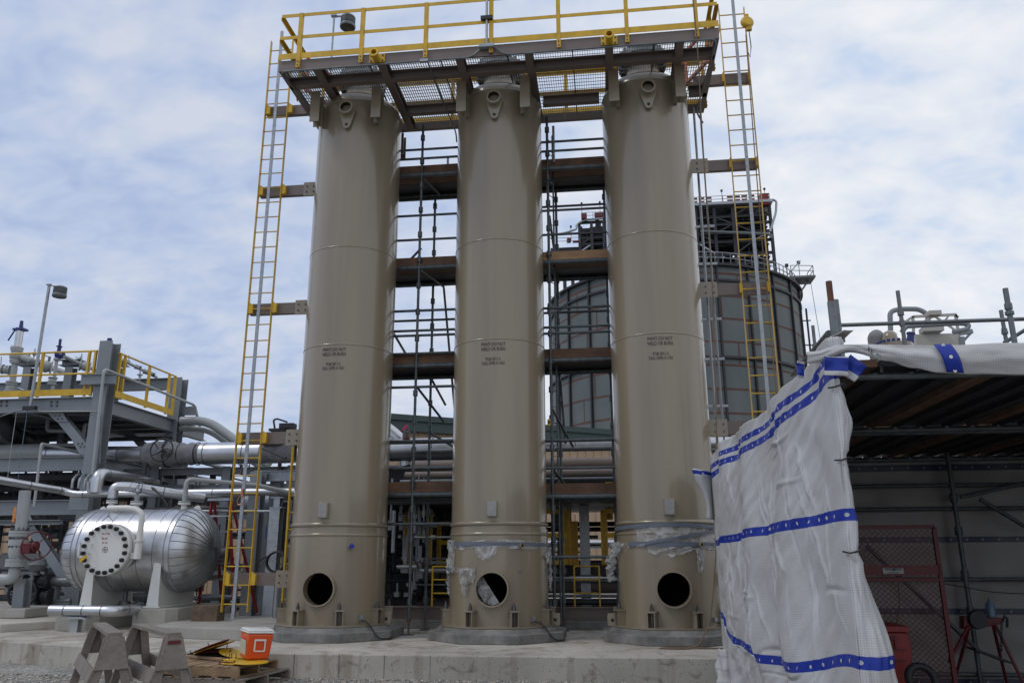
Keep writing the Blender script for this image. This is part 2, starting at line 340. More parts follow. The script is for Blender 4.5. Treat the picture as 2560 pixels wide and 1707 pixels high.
# ------------------------------------------------------------ process towers
TX=2.6283; TR=.76
FT=.42
def circ(cx,az,r,z): return V((cx+r*math.sin(az),-r*math.cos(az),z))
def tower(i,tag_no,label):
    cx=(i-1)*TX; t=thing('process_tower',(cx,0,0),label,'tower','tan towers in a row under one platform')
    # shell with a real round opening cut in the skirt, built as a fine grid
    mb=MB()
    # upper shell profile
    pr=[(TR,1.42),(TR,6.05)]
    pr+=[(TR,8.86),(TR-.004,8.9)]
    for k in range(1,11):
        a=k/10*PI/2; pr.append((TR*math.cos(a)*.995+.0,8.9+.40*math.sin(a)))
    pr=pr[:-3]+[(.30,9.27),(.30,9.62)]
    mb.lathe(pr,(cx,0,0),n=72); mb.build('shell','tan_paint',t,ang=50)
    # skirt: radius .775, opening centred az 0 z .5485 r .245
    mb=MB(); RS=TR+.012; oz,orr=.5485,.235
    n=96; zs=[0,.15]+[oz-orr*math.cos(k*PI/12) for k in range(0,13)]+[.95,1.3,1.42]
    # ring of the hole is made by snapping a fan: build skirt panels outside a square patch, then a patch with a round hole
    hw=.36; az0=hw/RS; z0,z1=oz-hw,oz+hw
    M=64
    for a,b,za,zb in ((az0,2*PI-az0,0,1.42),(-az0,az0,0,z0),(-az0,az0,z1,1.42)):
        k=max(2,int((b-a)/(2*PI)*96)); rows=[[circ(cx,a+(b-a)*j/k,RS,z) for j in range(k+1)] for z in (za,(za+zb)/2,zb)]; mb.grid(rows)
    ring_o=[];ring_i=[]
    for k in range(M):
        th=2*PI*k/M; c,s=math.cos(th),math.sin(th); q=hw/max(abs(c),abs(s)); ring_o.append((q*c,q*s)); ring_i.append((orr*c,orr*s))
    f=lambda p:circ(cx,p[0]/RS,RS,oz+p[1])
    vs=[]; 
    for r in (0,.5,1): vs+=[f((a[0]*(1-r)+b[0]*r,a[1]*(1-r)+b[1]*r)) for a,b in zip(ring_o,ring_i)]
    mb.add(vs,[(r*M+k,r*M+(k+1)%M,(r+1)*M+(k+1)%M,(r+1)*M+k) for r in (0,1) for k in range(M)])
    mb.build('skirt','tan_paint',t,ang=50,fix=False)
    # dark inside of the skirt
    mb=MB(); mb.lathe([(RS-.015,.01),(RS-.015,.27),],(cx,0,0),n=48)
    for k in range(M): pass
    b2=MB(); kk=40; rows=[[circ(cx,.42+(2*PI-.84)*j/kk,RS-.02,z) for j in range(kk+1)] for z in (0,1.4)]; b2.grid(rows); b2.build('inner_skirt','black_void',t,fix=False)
    # neck of the opening
    b3=MB(); pr=[(orr,.10),(orr+.022,.10),(orr+.022,-.03)]; c0=V((cx,-RS,oz)); b3.lathe([(orr-.002,-.10),(orr-.002,.085),(orr+.02,.085),(orr+.02,-.05)],c0,(0,-1,0),n=48)
    b3.build('access_opening','tan_paint',t)
    for z,h,d in ((6.0925,.016,.007),(4.3736,.016,.007),(8.9,.02,.006)):
        b=MB(); b.lathe([(TR-.002,z-h),(TR+d,z-h*.3),(TR+d,z+h*.3),(TR-.002,z+h)],(cx,0,0),n=72); b.build('weld_seam','tan_paint',t)
    for z in (1.34,1.4933):
        b=MB(); b.lathe([(TR-.002,z-.035),(TR+.018,z-.02),(TR+.024,z),(TR+.018,z+.02),(TR-.002,z+.035)],(cx,0,0),n=72); b.build('weld_seam','tan_paint',t)
    # base ring and grout
    b=MB(); b.lathe([(TR+.005,.002),(TR+.14,.002),(TR+.14,.026),(TR+.005,.026)],(cx,0,0),n=72); b.build('base_ring','tan_paint',t)
    # anchor chairs
    for k in range(8):
        az=math.radians(22.5+45*k); r=TR; D=V((math.sin(az),-math.cos(az),0)); S=V((math.cos(az),math.sin(az),0)); C0=V((cx,0,0))
        b=MB()
        for s in (-1,1):
            p=C0+D*(r+.07)+S*(s*.052); b.bar(p+V((0,0,.02)),p+V((0,0,.225)),.014,.135,up=D)
        p=C0+D*(r+.072)+V((0,0,.238)); b.bar(p-S*.075,p+S*.075,.15,.024,up=(0,0,1))
        ch=b.build('anchor_chair','tan_paint',t)
        b=MB(); p=C0+D*(r+.085); b.tube(p,p+V((0,0,.35)),.014,8); b.tube(p+V((0,0,.25)),p+V((0,0,.285)),.03,6); b.tube(p+V((0,0,.288)),p+V((0,0,.315)),.026,6); b.build('anchor_bolt','bolt_steel',ch)
    # lifting trunnion with tailing plate, upper front
    az=.0192; D=V((math.sin(az),-math.cos(az),0)); S=V((math.cos(az),math.sin(az),0)); c=V((cx,0,8.6467))+D*TR
    b=MB(); b.lathe([(.095,-.02),(.095,.17),(.125,.17),(.125,.155),(.112,.15),(.112,-.02)],c,D,n=32); tn=b.build('trunnion','tan_paint',t)
    b=MB(); b.lathe([(.0,.03),(.0935,.03),(.0935,.158)],c,D,n=24); b.build('trunnion_inside','lug_hole',tn,fix=False)  # dark liner, the shade of the bore put into its colour
    b=MB(); pts=[]
    for k in range(13):
        a=-PI*.06+ (PI*1.12)*k/12; pts.append((.155*math.cos(a),.155*math.sin(a)))
    for k in range(9):
        a=PI+PI*.06+(PI*.88)*k/8; pts.append((.065*math.cos(a),-.30+.065*math.sin(a)))
    pl=[c+D*.035+S*x+V((0,0,z)) for x,z in pts]; b.poly(pl,-D*.03 if False else D*.035); b.build('trunnion_plate','tan_paint',tn,bevel=.004)
    b=MB(); q=c+D*.0715+V((0,0,-.29)); b.lathe([(0,0),(.028,0)],q,D,n=20); b.build('lug_hole','lug_hole',tn,fix=False)
    # nameplate
    c=V((cx,-TR-.05,1.705)); b=MB(); b.box(c+V((0,.01,0)),(.155,.10,.235)); npm=b.build('nameplate_box','tan_paint',t,bevel=.006)
    b=MB(); b.box(c+V((0,-.045,0)),(.13,.008,.21)); b.build('nameplate','nameplate_metal',npm)
    # small nozzle
    az=math.radians(32); D=V((math.sin(az),-math.cos(az),0)); c=V((cx,0,1.17))+D*TR
    b=MB(); b.lathe([(.022,0),(.022,.09),(.034,.09),(.034,-.01)],c,D,n=20); nz=b.build('small_nozzle','tan_paint',t)
    b=MB(); 
    if i==0: b.lathe([(0,.105),(.036,.105),(.036,.06)],c,D,n=20); b.build('blue_cap','blue_plastic',nz)
    else: b.lathe([(0,.05),(.021,.05)],c,D,n=16); b.build('nozzle_bore','lug_hole',nz,fix=False)
    # grounding lug and lead
    az=math.radians(47); D=V((math.sin(az),-math.cos(az),0)); c=V((cx,0,.12))+D*(TR+.02); S=V((math.cos(az),math.sin(az),0))
    b=MB(); b.box(c+D*.01,(.05,.06,.07),rz=az); gl=b.build('grounding_lug','galvanized',t)
    b=MB(); p=c+D*.05+V((0,0,-.03)); b.path([p,p+D*.1+S*.05+V((0,0,-.03)),p+D*.18+S*.10+V((0,0,-.14)),p+D*.26+S*.14+V((0,0,-.25)),p+D*.30+S*.28+V((0,0,-.268)),p+D*.20+S*.42+V((0,0,-.255)),p+D*.12+S*.44+V((0,0,-.27))],.013,8,bend=.12); b.build('grounding_lead','black_rubber',gl)
    # side lug plate
    s=-1 if i==2 else 1
    b=MB(); x0=cx+s*TR*.98; y=-.2
    b.poly([(x0,y,-.0),(x0+s*.19,y,0.0),(x0+s*.215,y,.02),(x0+s*.215,y,.16),(x0+s*.20,y,.18),(x0,y,.18)],(0,.03,0)); lp=b.build('tie_plate','tan_paint',t,bevel=.004)
    b=MB(); b.lathe([(0,0),(.026,0)],(x0+s*.14,y-.002,.085),(0,-1,0),n=20); b.build('lug_hole','lug_hole',lp,fix=False)
    # top nozzle flange with a ring of stud bolts
    b=MB(); b.lathe([(.28,9.58),(.43,9.58),(.43,9.68),(.45,9.69),(.45,9.80),(0.0,9.80)],(cx,0,0),n=48); fl=b.build('top_flange','dull_galvanized',t)
    b=MB()
    for k in range(20):
        a=2*PI*k/20; b.tube((cx+.385*math.cos(a),.385*math.sin(a),9.54),(cx+.385*math.cos(a),.385*math.sin(a),9.88),.034,6)
    b.build('stud_bolts','bolt_steel',fl)
    # stencilled writing wrapped on the shell
    def wrap(z0):
        return lambda x,y: circ(cx,x/TR,TR+.0022,z0+y)
    b=MB(); text_mb(b,"PWHT-DO NOT",.082,wrap(4.235+.02),.66); text_mb(b,"WELD OR BURN",.082,wrap(4.165+.012),.66)
    text_mb(b,"PO# 2011-3",.074,wrap(4.015),.66); text_mb(b,"TAG: IXPR-V-%s"%tag_no,.074,wrap(3.945),.66)
    b.build('stencil_lettering','stencil_black',t,smooth=False,fix=False)
    return t
tower(0,'1501','left tan tower of the three, with blue plug in its small skirt nozzle')
tower(1,'1601','middle tan tower, torn plastic film around its skirt opening')
tower(2,'1701','right tan tower beside the white tarp, grey tape crossed on its skirt')
for i,l in enumerate(('octagonal concrete pedestal under the left tower','octagonal concrete pedestal under the middle tower','octagonal concrete pedestal under the right tower')):
    cx=(i-1)*TX; b=MB(); P=[]
    for k in range(8):
        a=PI/8+k*PI/4; P.append((cx+1.105*math.cos(a),1.105*math.sin(a),SZ))
    b.poly(P,(0,0,.135)); o=b.build('tower_pedestal','wet_concrete',smooth=False,bevel=.012,label=l,cat='pedestal',group='tower pedestals')
    BASE[o.name]=V(o.location); b=MB(); b.lathe([(.80,-.07),(.955,-.07),(.915,-.004),(.80,-.004)],(cx,0,0),n=64); b.build('grout','wet_concrete',o)
# plastic film and tape remains
def film_mat():
    m=bpy.data.materials.new('plastic_film'); m.use_nodes=True; nt=m.node_tree; N=nt.nodes; L=nt.links; b=N['Principled BSDF']
    b.inputs['Base Color'].default_value=(.56,.56,.55,1); b.inputs['Roughness'].default_value=.30
    t=N.new('ShaderNodeBsdfTransparent'); mx=N.new('ShaderNodeMixShader'); n=N.new('ShaderNodeTexNoise'); n.inputs['Scale'].default_value=5; n.inputs['Detail'].default_value=3; n.inputs['Distortion'].default_value=1.4
    tc=N.new('ShaderNodeTexCoord'); L.new(tc.outputs['Object'],n.inputs['Vector']); mr=N.new('ShaderNodeMapRange'); mr.inputs['From Min'].default_value=.38; mr.inputs['From Max'].default_value=.66; mr.inputs['To Min'].default_value=.22; mr.inputs['To Max'].default_value=.78
    L.new(n.outputs['Fac'],mr.inputs[0]); L.new(mr.outputs[0],mx.inputs[0]); L.new(t.outputs[0],mx.inputs[1]); L.new(b.outputs[0],mx.inputs[2]); L.new(mx.outputs[0],N['Material Output'].inputs[0]); return m
FILM=film_mat(); MT['film']=FILM
def band(cx,top,bot,a0,a1,n=90,m=6,amp=.02,off=.012,seed=0,jag=.02):
    rows=[]
    for j in range(m+1):
        r=[]
        for i in range(n+1):
            t=i/n; az=a0+(a1-a0)*t; zt=top(t); zb=bot(t)+jag*noise.noise(V((t*22,seed,3)))
            z=zt+(zb-zt)*j/m; d=off+amp*(.5+noise.noise(V((t*14+j*.5,seed+z*9,0))))+amp*.35*abs(noise.noise(V((t*24,z*7,seed))))
            r.append(circ(cx,az,TR+max(.004,d),z))
        rows.append(r)
    return rows
# middle tower
R=math.radians
cx=0
b=MB(); b.grid(band(0,lambda t:1.235-.02*math.sin(t*9),lambda t:1.165-.05*abs(math.sin(t*7)),R(-100),R(110),seed=1,amp=.025))
b.grid(band(0,lambda t:1.28-.03*t,lambda t:.95-.1*t if t<.5 else .78,R(-100),R(-52),n=40,seed=2,amp=.05,jag=.06))
b.grid(band(0,lambda t:.98,lambda t:.62+.16*t,R(-98),R(-66),n=30,seed=5,amp=.06,jag=.06))
b.grid(band(0,lambda t:.86-.02*t,lambda t:.80-.03*t,R(-92),R(-20),n=50,seed=3,amp=.04,jag=.05))
b.grid(band(0,lambda t:.84,lambda t:.60+.15*abs(t-.5),R(-42),R(-19),n=30,seed=4,amp=.06,jag=.1))
b.grid(band(0,lambda t:.70,lambda t:.44+.25*abs(t-.5),R(-36),R(-28),n=12,seed=14,amp=.07,jag=.08)); b.grid(band(0,lambda t:.62,lambda t:.30+.4*t,R(-99),R(-88),n=14,seed=15,amp=.08,jag=.08))
b.grid(band(0,lambda t:1.17,lambda t:1.08-.12*math.sin(t*PI),R(-20),R(5),n=20,seed=16,amp=.03,jag=.06)); b.grid(band(0,lambda t:1.1,lambda t:.52,R(88),R(99),n=14,seed=17,amp=.06,jag=.1))
b.grid(band(0,lambda t:1.15,lambda t:.98-.2*t,R(70),R(104),n=30,seed=6,amp=.06,jag=.1))
b.grid(band(0,lambda t:.84,lambda t:.765,R(-5),R(100),n=60,seed=8,amp=.004,off=.006,jag=.006))
f1=b.build('plastic_film',FILM,fix=False,label='torn clear plastic film hanging around the skirt of the middle tower',cat='plastic film')
b=MB(); b.grid(band(0,lambda t:1.235-.05*math.sin(t*PI)*0-.03*t,lambda t:1.165,R(-75),R(100),n=60,seed=11,amp=.004,off=.035,jag=.005))
b.grid(band(0,lambda t:.842,lambda t:.81,R(-70),R(-52),n=10,seed=12,amp=.002,off=.08,jag=.002))
b.grid(band(0,lambda t:.80,lambda t:.785,R(28),R(34),n=6,seed=13,amp=.002,off=.016,jag=.002)); b.grid(band(0,lambda t:.835,lambda t:.77,R(76),R(88),n=8,seed=13,amp=.002,off=.016,jag=.002))
b.build('tape','grey_tape',parent=f1,fix=False)
b=MB(); c=V((0,-.70,.5485)); 
P=[c+V((-.225,0,.10)),c+V((-.15,0,.17)),c+V((.10,0,-.20)),c+V((0,0,-.232)),c+V((-.13,0,-.19)),c+V((-.22,0,-.05))]; b.poly(P,(0,.004,0)); b.build('hanging_sheet','film',parent=f1)
# right tower
cx=TX
b=MB(); b.grid(band(cx,lambda t:1.42,lambda t:1.15,R(-38),R(110),seed=21,amp=.022,jag=.03))
b.grid(band(cx,lambda t:1.20,lambda t:1.14,R(-80),R(-20),n=40,seed=22,amp=.03,jag=.05))
b.grid(band(cx,lambda t:1.22,lambda t:.86+.28*t,R(-92),R(-62),n=40,seed=23,amp=.11,jag=.15))
b.grid(band(cx,lambda t:1.12,lambda t:.80,R(27),R(36),n=16,seed=24,amp=.05,jag=.1))
b.grid(band(cx,lambda t:1.05,lambda t:.62+.3*t,R(-95),R(-80),n=20,seed=25,amp=.15,off=.04,jag=.12)); b.grid(band(cx,lambda t:1.15,lambda t:1.06-.05*math.sin(t*9),R(-25),R(100),n=60,seed=26,amp=.03,jag=.04))
f2=b.build('plastic_film',FILM,fix=False,label='clear plastic film taped around the skirt of the right tower',cat='plastic film')
b=MB()
b.grid(band(cx,lambda t:1.485-.05*abs(t-.45)*2,lambda t:1.43-.06*abs(t-.45)*2,R(-95),R(110),n=70,seed=31,amp=.003,off=.04,jag=.004))
b.grid(band(cx,lambda t:1.22-.03*t,lambda t:1.155-.03*t,R(-50),R(110),n=60,seed=32,amp=.004,off=.04,jag=.006))
b.grid(band(cx,lambda t:1.21+.22*t,lambda t:1.165+.21*t,R(-28),R(70),n=50,seed=33,amp=.003,off=.048,jag=.004))
b.build('tape','grey_tape',parent=f2,fix=False)
# ------------------------------------------------------------ access platform over the towers
PX0,PX1,PY0,PY1=-3.6,3.76,-1.57,.66; PZ=9.0
pf=thing('access_platform',(0,0,0),'brown steel access platform with yellow railing across the tops of the three towers','platform')
def fascia(p,q):
    b=MB(); b.hb(p,q,.2,.09); b.build('edge_beam','brown_paint',pf)
z=PZ+.1
b=MB(); b.bar((PX0,PY0+.006,z),(PX1,PY0+.006,z),.012,.2); b.bar((PX0,PY0+.025,PZ+.006),(PX1,PY0+.025,PZ+.006),.03,.012); b.build('edge_beam','brown_paint',pf)
for x,s in ((PX0,1),(PX1,-1)):
    b=MB(); b.bar((x+s*.006,PY0+.013,z),(x+s*.006,PY1-.013,z),.012,.199); b.bar((x+s*.045,PY0+.08,PZ+.006),(x+s*.045,PY1-.08,PZ+.006),.075,.012); b.build('edge_beam','brown_paint',pf)
b=MB(); b.bar((PX0,PY1-.006,z),(PX1,PY1-.006,z),.012,.2); b.bar((PX0,PY1-.05,PZ+.006),(PX1,PY1-.05,PZ+.006),.08,.012); b.build('edge_beam','brown_paint',pf)
for y in (-1.06,.05):
    xs=[(PX0+.02,PX1-.02)] if y<-1 else [(PX0+.02,-TX-.80),(-TX+.80,-.80),(.80,TX-.80),(TX+.80,PX1-.02)]
    for a,c in xs:
        b=MB(); b.hb((a,y,z-.01),(c,y,z-.01),.18,.12); b.build('joist','brown_paint',pf)
for x in (-2.94,-1.81,-.48,.68,2.01,3.15):
    b=MB(); b.hb((x,PY0+.02,z-.012),(x,PY1-.02,z-.012),.17,.13); b.build('joist','brown_paint',pf)
# grating
b=MB(); zt=PZ+.205; k=0
x=PX0+.02
def hole(x,y):
    for c in (-TX,0,TX):
        if (x-c)**2+y*y<.62**2: return True
    return False
while x<PX1-.02:
    near=min((-TX,0,TX),key=lambda c:abs(c-x)); dx=x-near
    if abs(dx)<.60:
        h=math.sqrt(.60**2-dx*dx); b.bar((x,PY0+.02,zt),(x,-h,zt),.006,.03); b.bar((x,h,zt),(x,PY1-.02,zt),.006,.03)
    else: b.bar((x,PY0+.02,zt),(x,PY1-.02,zt),.006,.03)
    x+=.0415
y=PY0+.06
while y<PY1-.03:
    segs=[(PX0+.02,PX1-.02)]
    if abs(y)<.6:
        h=math.sqrt(.36-y*y); xs=[PX0+.02]
        for c in (-TX,0,TX): xs+=[c-h,c+h]
        xs.append(PX1-.02); segs=[(xs[i],xs[i+1]) for i in range(0,len(xs),2)]
    for a,c in segs: b.bar((a,y,zt+.01),(c,y,zt+.01),.008,.008)
    y+=.1016
b.build('grating','dull_galvanized',pf,smooth=False,fix=False)
for x in (-2.1,-.85,.3,1.4,2.75): 
    b=MB(); b.bar((x,PY0+.02,zt-.002),(x,PY1-.02,zt-.002),.02,.028); b.build('grating_edge_bar','dark_steel',pf)
# clusters of handrail posts, angle rails, toe boards
T0=PZ+1.10
def rail_run(p,q,n,posts,out):
    p=V(p);q=V(q); d=(q-p).normalized(); out=V(out)
    for zz in (T0,PZ+.66):
        b=MB(); b.ang(p+V((0,0,zz))+out*.035,q+V((0,0,zz))+out*.035,.062,up=(0,0,-1) ,t=.008); b.build('rail','yellow_paint',pf)
    b=MB(); b.bar(p+V((0,0,PZ+.26))+out*.03,q+V((0,0,PZ+.26))+out*.03,.008,.11); b.build('toe_board','yellow_paint',pf)
    for x in posts:
        c=p+d*x+out*.045; b=MB(); b.bar(c+V((0,0,PZ+.03)),c+V((0,0,T0)),.008,.065,up=d); b.bar(c+V((0,0,PZ+.03))-out*.03+d*.03,c+V((0,0,T0))-out*.03+d*.03,.06,.008,up=d); po=b.build('post','yellow_paint',pf)
        b=MB()
        for zz in (PZ+.07,PZ+.14): b.bolt(c+V((0,0,zz))+out*.002,out,.013,.014)
        b.build('bolt','bolt_steel',po)
L0=PX1-PX0
rail_run((PX0,PY0,0),(PX1,PY0,0),7,[x-PX0 for x in (-3.25,-2.15,-1.04,.07,1.19,2.3,3.41)],(0,-1,0))
rail_run((PX1,PY1,0),(PX0,PY1,0),7,[.35,1.45,2.56,3.67,4.78,5.89,7.0],(0,1,0))
# side runs stop short of the ladder openings
rail_run((PX1,PY0+.02,0),(PX1,-.42,0),2,[.9],(1,0,0)); rail_run((PX0,-.42,0),(PX0,PY0+.02,0),2,[.2],(-1,0,0))
rail_run((PX1,.42,0),(PX1,PY1,0),2,[.1],(1,0,0)); rail_run((PX0,PY1,0),(PX0,.42,0),2,[.1],(-1,0,0))
# swing gates at the ladder openings
for x,s in ((PX0+.02,1),(PX1-.02,-1)):
    b=MB(); p=V((x,-.40,PZ+.35)); q=V((x+s*.30,.25,PZ+.35))
    for zz in (.05,.68): b.bar(p+V((0,0,zz)),q+V((0,0,zz)),.05,.05)
    for zz in (p,q): b.bar(zz+V((0,0,0)),zz+V((0,0,.74)),.05,.07)
    b.bar(p+V((0,0,.05)),q+V((0,0,.68)),.04,.04); b.build('safety_gate','orange_paint',pf)
# yellow davit sockets
for x in (-1.87,2.01):
    b=MB(); b.box((x,PY0-.012,PZ+.105),(.27,.02,.165)); so_=b.build('davit_socket','yellow_paint',pf,bevel=.004)
    b=MB(); b.lathe([(.048,.0),(.048,.20),(.085,.20),(.085,.18),(.060,.175),(.060,-.01)],(x,PY0-.02,PZ+.075),(0,-1,.08),n=24); b.build('pipe_sleeve','yellow_paint',so_)
    b=MB()
    for dx in (-.10,.10):
        for dz in (.05,.15): b.bolt((x+dx,PY0-.02,PZ+dz),(0,-1,0),.016,.02)
    b.build('bolt','bolt_steel',so_)
# brackets down to the towers
for c in (-TX,0,TX):
    for sx in (-1,1):
        for sy in (-1,1):
            x=c+sx*.555; y=sy*.80; 
            b=MB(); b.hb((x,y,8.42+(.15 if sy>0 else 0)),(x,y,PZ+.02),.20,.17,up=(0,1,0)); br=b.build('tower_bracket','tan_paint' if sy<0 else 'brown_paint',pf)
            b=MB(); ya=sy*math.sqrt(TR*TR-.47**2)
            b.bar((c+sx*.47,sy*.60,8.46),(c+sx*.47,sy*.60,8.85),.05,.03,up=(0,1,0)); b.bar((c+sx*.50,sy*.60,8.45),(c+sx*.50,sy*.60,8.86),.012,.22,up=(0,1,0)); b.build('bracket_clip','tan_paint',br)
# conduit with small junction boxes along the front edge
b=MB(); zc=PZ-.035; b.path([(PX0+.25,.5,zc),(PX0+.05,PY0-.04,zc),(-.25,PY0-.04,zc),(-.1,PY0-.04,zc+.16),(.0,PY0-.05,zc+.17)],.017,8,bend=.12); b.path([(0,PY0-.05,zc+.17),(.12,PY0-.05,zc+.17),(.3,PY0-.04,zc),(PX1-.05,PY0-.04,zc),(PX1-.15,.55,zc),(PX1-.02,.7,zc-.15)],.017,8,bend=.12)
b.build('conduit','dull_galvanized',pf)
b=MB(); b.box((-1.05,PY0-.05,zc),(.14,.05,.05)); b.build('conduit_body','galvanized',pf)
b=MB(); b.path([(-1.0,PY0,zc),(-.98,-.5,zc-.02),(-.95,.7,zc-.02),(-.94,.74,zc-.2)],.014,8,bend=.08); b.build('conduit','dull_galvanized',pf)
# floodlights
def lamp(base,h,arm,label,pole_r=.02,fixp=None,low=None):
    base=V(base); t=thing('area_light',base,label,'area light','area lights on poles')
    b=MB(); b.tube(base,base+V((0,0,h)),pole_r,10); b.build('pole','galvanized',t)
    top=base+V((0,0,h)); c=top+V(arm)
    b=MB(); b.path([top+V((0,0,-.02)),top+V((0,0,.03)),c+V((0,0,.03))],.02,8,bend=.03); b.box(top+V((0,0,.04)),(.12,.08,.03)); b.build('bracket','galvanized',t)
    b=MB(); pr=[(0,.03),(.06,.02),(.14,0),(.15,-.02),(.15,-.04),(.13,-.05)]
    for k in range(5): pr+=[(.13,-.055-k*.022),(.148,-.06-k*.022),(.148,-.07-k*.022),(.13,-.074-k*.022)]
    pr+=[(.15,-.18),(.158,-.19),(.158,-.235),(.15,-.25)]
    b.lathe(pr,c,(0,0,1),n=28); hd=b.build('lamp_head','dull_galvanized',t)
    b=MB(); b.lathe([(0,-.235),(.15,-.24)],c,(0,0,1),n=24); b.build('lens','lens_dark',hd,fix=False)
    return t
l1=lamp((-4.02+.52,.55,PZ+.2),2.47,(.30,.0,-.02),'round finned light on a pole above the platform railing at the left ladder')
t=thing('area_light',(0,PY0-.06,PZ+.13),'pole of a platform light rising in front of the railing near the middle tower','area light','area lights on poles')
b=MB(); b.tube((0,PY0-.06,PZ+.15),(0,PY0-.06,PZ+2.6),.022,10); b.build('pole','galvanized',t)
b=MB(); b.box((0,PY0-.06,PZ+.14),(.26,.09,.07)); b.build('base_box','galvanized',t,bevel=.012)
b=MB(); b.box((0,PY0-.07,PZ+.68),(.20,.05,.07)); b.build('clamp','dark_steel',t)
l3=None
# ------------------------------------------------------------ ladders
def ladder(x0,x1,zb,zt,brz,side,label):
    t=thing('fixed_ladder',((x0+x1)/2,0,zb),label,'ladder','yellow ladders at the platform ends')
    for x in (x0,x1):
        b=MB(); b.bar((x,0,zb),(x,0,zt),.012,.062,up=(0,1,0)); b.build('side_rail','yellow_paint',t)
    z=zb+.12
    while z<zt-.05:
        b=MB(); b.tube((x0,0,z),(x1,0,z),.011,8); b.build('rung','yellow_paint',t); z+=.2945
    b=MB(); xm=(x0+x1)/2+.02; b.bar((xm,-.07,zb-.1),(xm,-.07,zt+.15),.035,.03); b.bar((xm,-.095,zb-.1),(xm,-.095,zt+.15),.055,.012,up=(0,1,0)); sr=b.build('safety_rail','galvanized',t)
    for z in brz:
        xi=-TX-TR if side<0 else TX+TR
        b=MB(); xe=x0-.0 if side<0 else x1
        b.bar((xe,.07,z),(xi+side*.13,.07,z),.012,.20); b.bar((xe,.11,z-.095),(xi+side*.13,.11,z-.095),.09,.012); b.bar((xe,.11,z+.095),(xi+side*.13,.11,z+.095),.09,.012)
        br=b.build('standoff_beam','brown_paint',t)
        if z<8.5:
            b=MB(); b.box((xi+side*.125,.055,z),(.33,.016,.27)); ep=b.build('clip_plate','tan_paint',br)
            b=MB(); 
            for dx in (.10,.23):
                for dz in (-.055,.055): b.bolt((xi+side*dx,.045,z+dz),(0,-1,0),.016,.018)
            b.build('bolt','bolt_steel',br)
        for x in (x0,x1):
            b=MB(); s=1 if x==x1 else -1
            s=1 if side<0 else -.4
            b.poly([(x,-.015,z-.10),(x,-.015,z+.12),(x+s*.09,-.015,z+.06),(x+s*.09,-.015,z-.09)],(0,.075,0)); b.build('ladder_clip','yellow_paint',t)
    return t
ll=ladder(-4.53,-4.09,.16,10.8,(.67,2.98,5.3,7.6,9.29),-1,'yellow fixed ladder on brown standoffs at the left end of the towers')
lr=ladder(4.07,4.52,.16,10.72,(.67,2.99,5.32,7.61,9.31),1,'yellow fixed ladder on brown standoffs at the right end, beside the tarp')
# carabiner sleeve on the left ladder, retractable lifeline at the top of the right one
b=MB(); c=V((-4.29,-.125,2.05)); b.box(c,(.035,.04,.12)); q=c+V((0,-.02,-.03)); b.path([q,q+V((.05,0,-.08)),q+V((.03,0,-.16)),q+V((-.05,0,-.17)),q+V((-.07,0,-.10)),q],.007,6); b.build('fall_arrester','copper',label='brass fall arrester clip on the rail of the left ladder',cat='fall arrester')
c=V((4.52,-.16,10.28)); t=thing('lifeline_reel',c,'yellow retractable lifeline reel hanging near the top of the right ladder','lifeline reel')
b=MB(); b.lathe([(0,.06),(.09,.055),(.115,.03),(.12,0),(.115,-.03),(.09,-.055),(0,-.06)],c,(.25,-1,.1),n=24); b.box(c+V((0,0,.12)),(.07,.05,.10)); b.box(c+V((.02,0,-.12)),(.10,.07,.10)); b.build('housing','yellow_paint',t,bevel=.008)
b=MB(); b.path([c+V((.02,0,-.16)),c+V((.03,0,-.5)),c+V((.0,0,-.72)),c+V((-.03,0,-.62))],.009,6); b.build('lanyard','dark_steel',t)
b=MB(); b.path([(4.50,-.06,10.1),(4.46,-.10,8),(4.44,-.11,6),(4.45,-.11,3),(4.43,-.1,.3)],.009,6); b.build('rope','rope_fibre',label='brown rope hanging down beside the rungs of the right ladder',cat='rope')
# long rope from the platform down the right tower to the slab
b=MB(); P=[(3.36,PY0-.1,10.2),(3.40,PY0-.08,9.0),(3.42,-1.3,7.5),(3.43,-1.16,5),(3.36,-1.08,3),(3.28,-1.06,1.6),(3.16,-1.12,.6),(3.05,-1.22,.1),(2.85,-1.36,SZ+.012),(2.55,-1.40,SZ+.012),(2.32,-1.33,SZ+.012),(2.5,-1.29,SZ+.02),(3.3,-1.27,SZ+.012),(3.55,-1.30,SZ+.012)]
b.path(P,.010,6,bend=.5,seg=6); b.build('rope','rope_fibre',label='thin brown rope hanging down the front of the right tower to the slab',cat='rope')
# conduits clipped to the end towers
t=thing('conduit_run',(3.62,.25,0),'galvanized conduit pair running down between the right tower and its ladder','conduit')
for dx in (0,.14):
    b=MB(); b.tube((3.54+dx*.8,.35,0),(3.54+dx*.8,.35,8.95),.022 if dx==0 else .014,8); b.build('pipe','galvanized',t)
for z in (1.9,3.4,4.2,4.9,5.9,6.6):
    b=MB(); b.bar((3.35,.38,z),(3.76,.38,z),.04,.04); b.build('strut','galvanized',t)
b=MB(); b.path([(-3.42,.75,8.9),(-3.44,.72,6),(-3.46,.7,.0)],.017,8); b.build('conduit_run','dull_galvanized',label='thin grey conduit running down behind the left side of the left tower',cat='conduit')
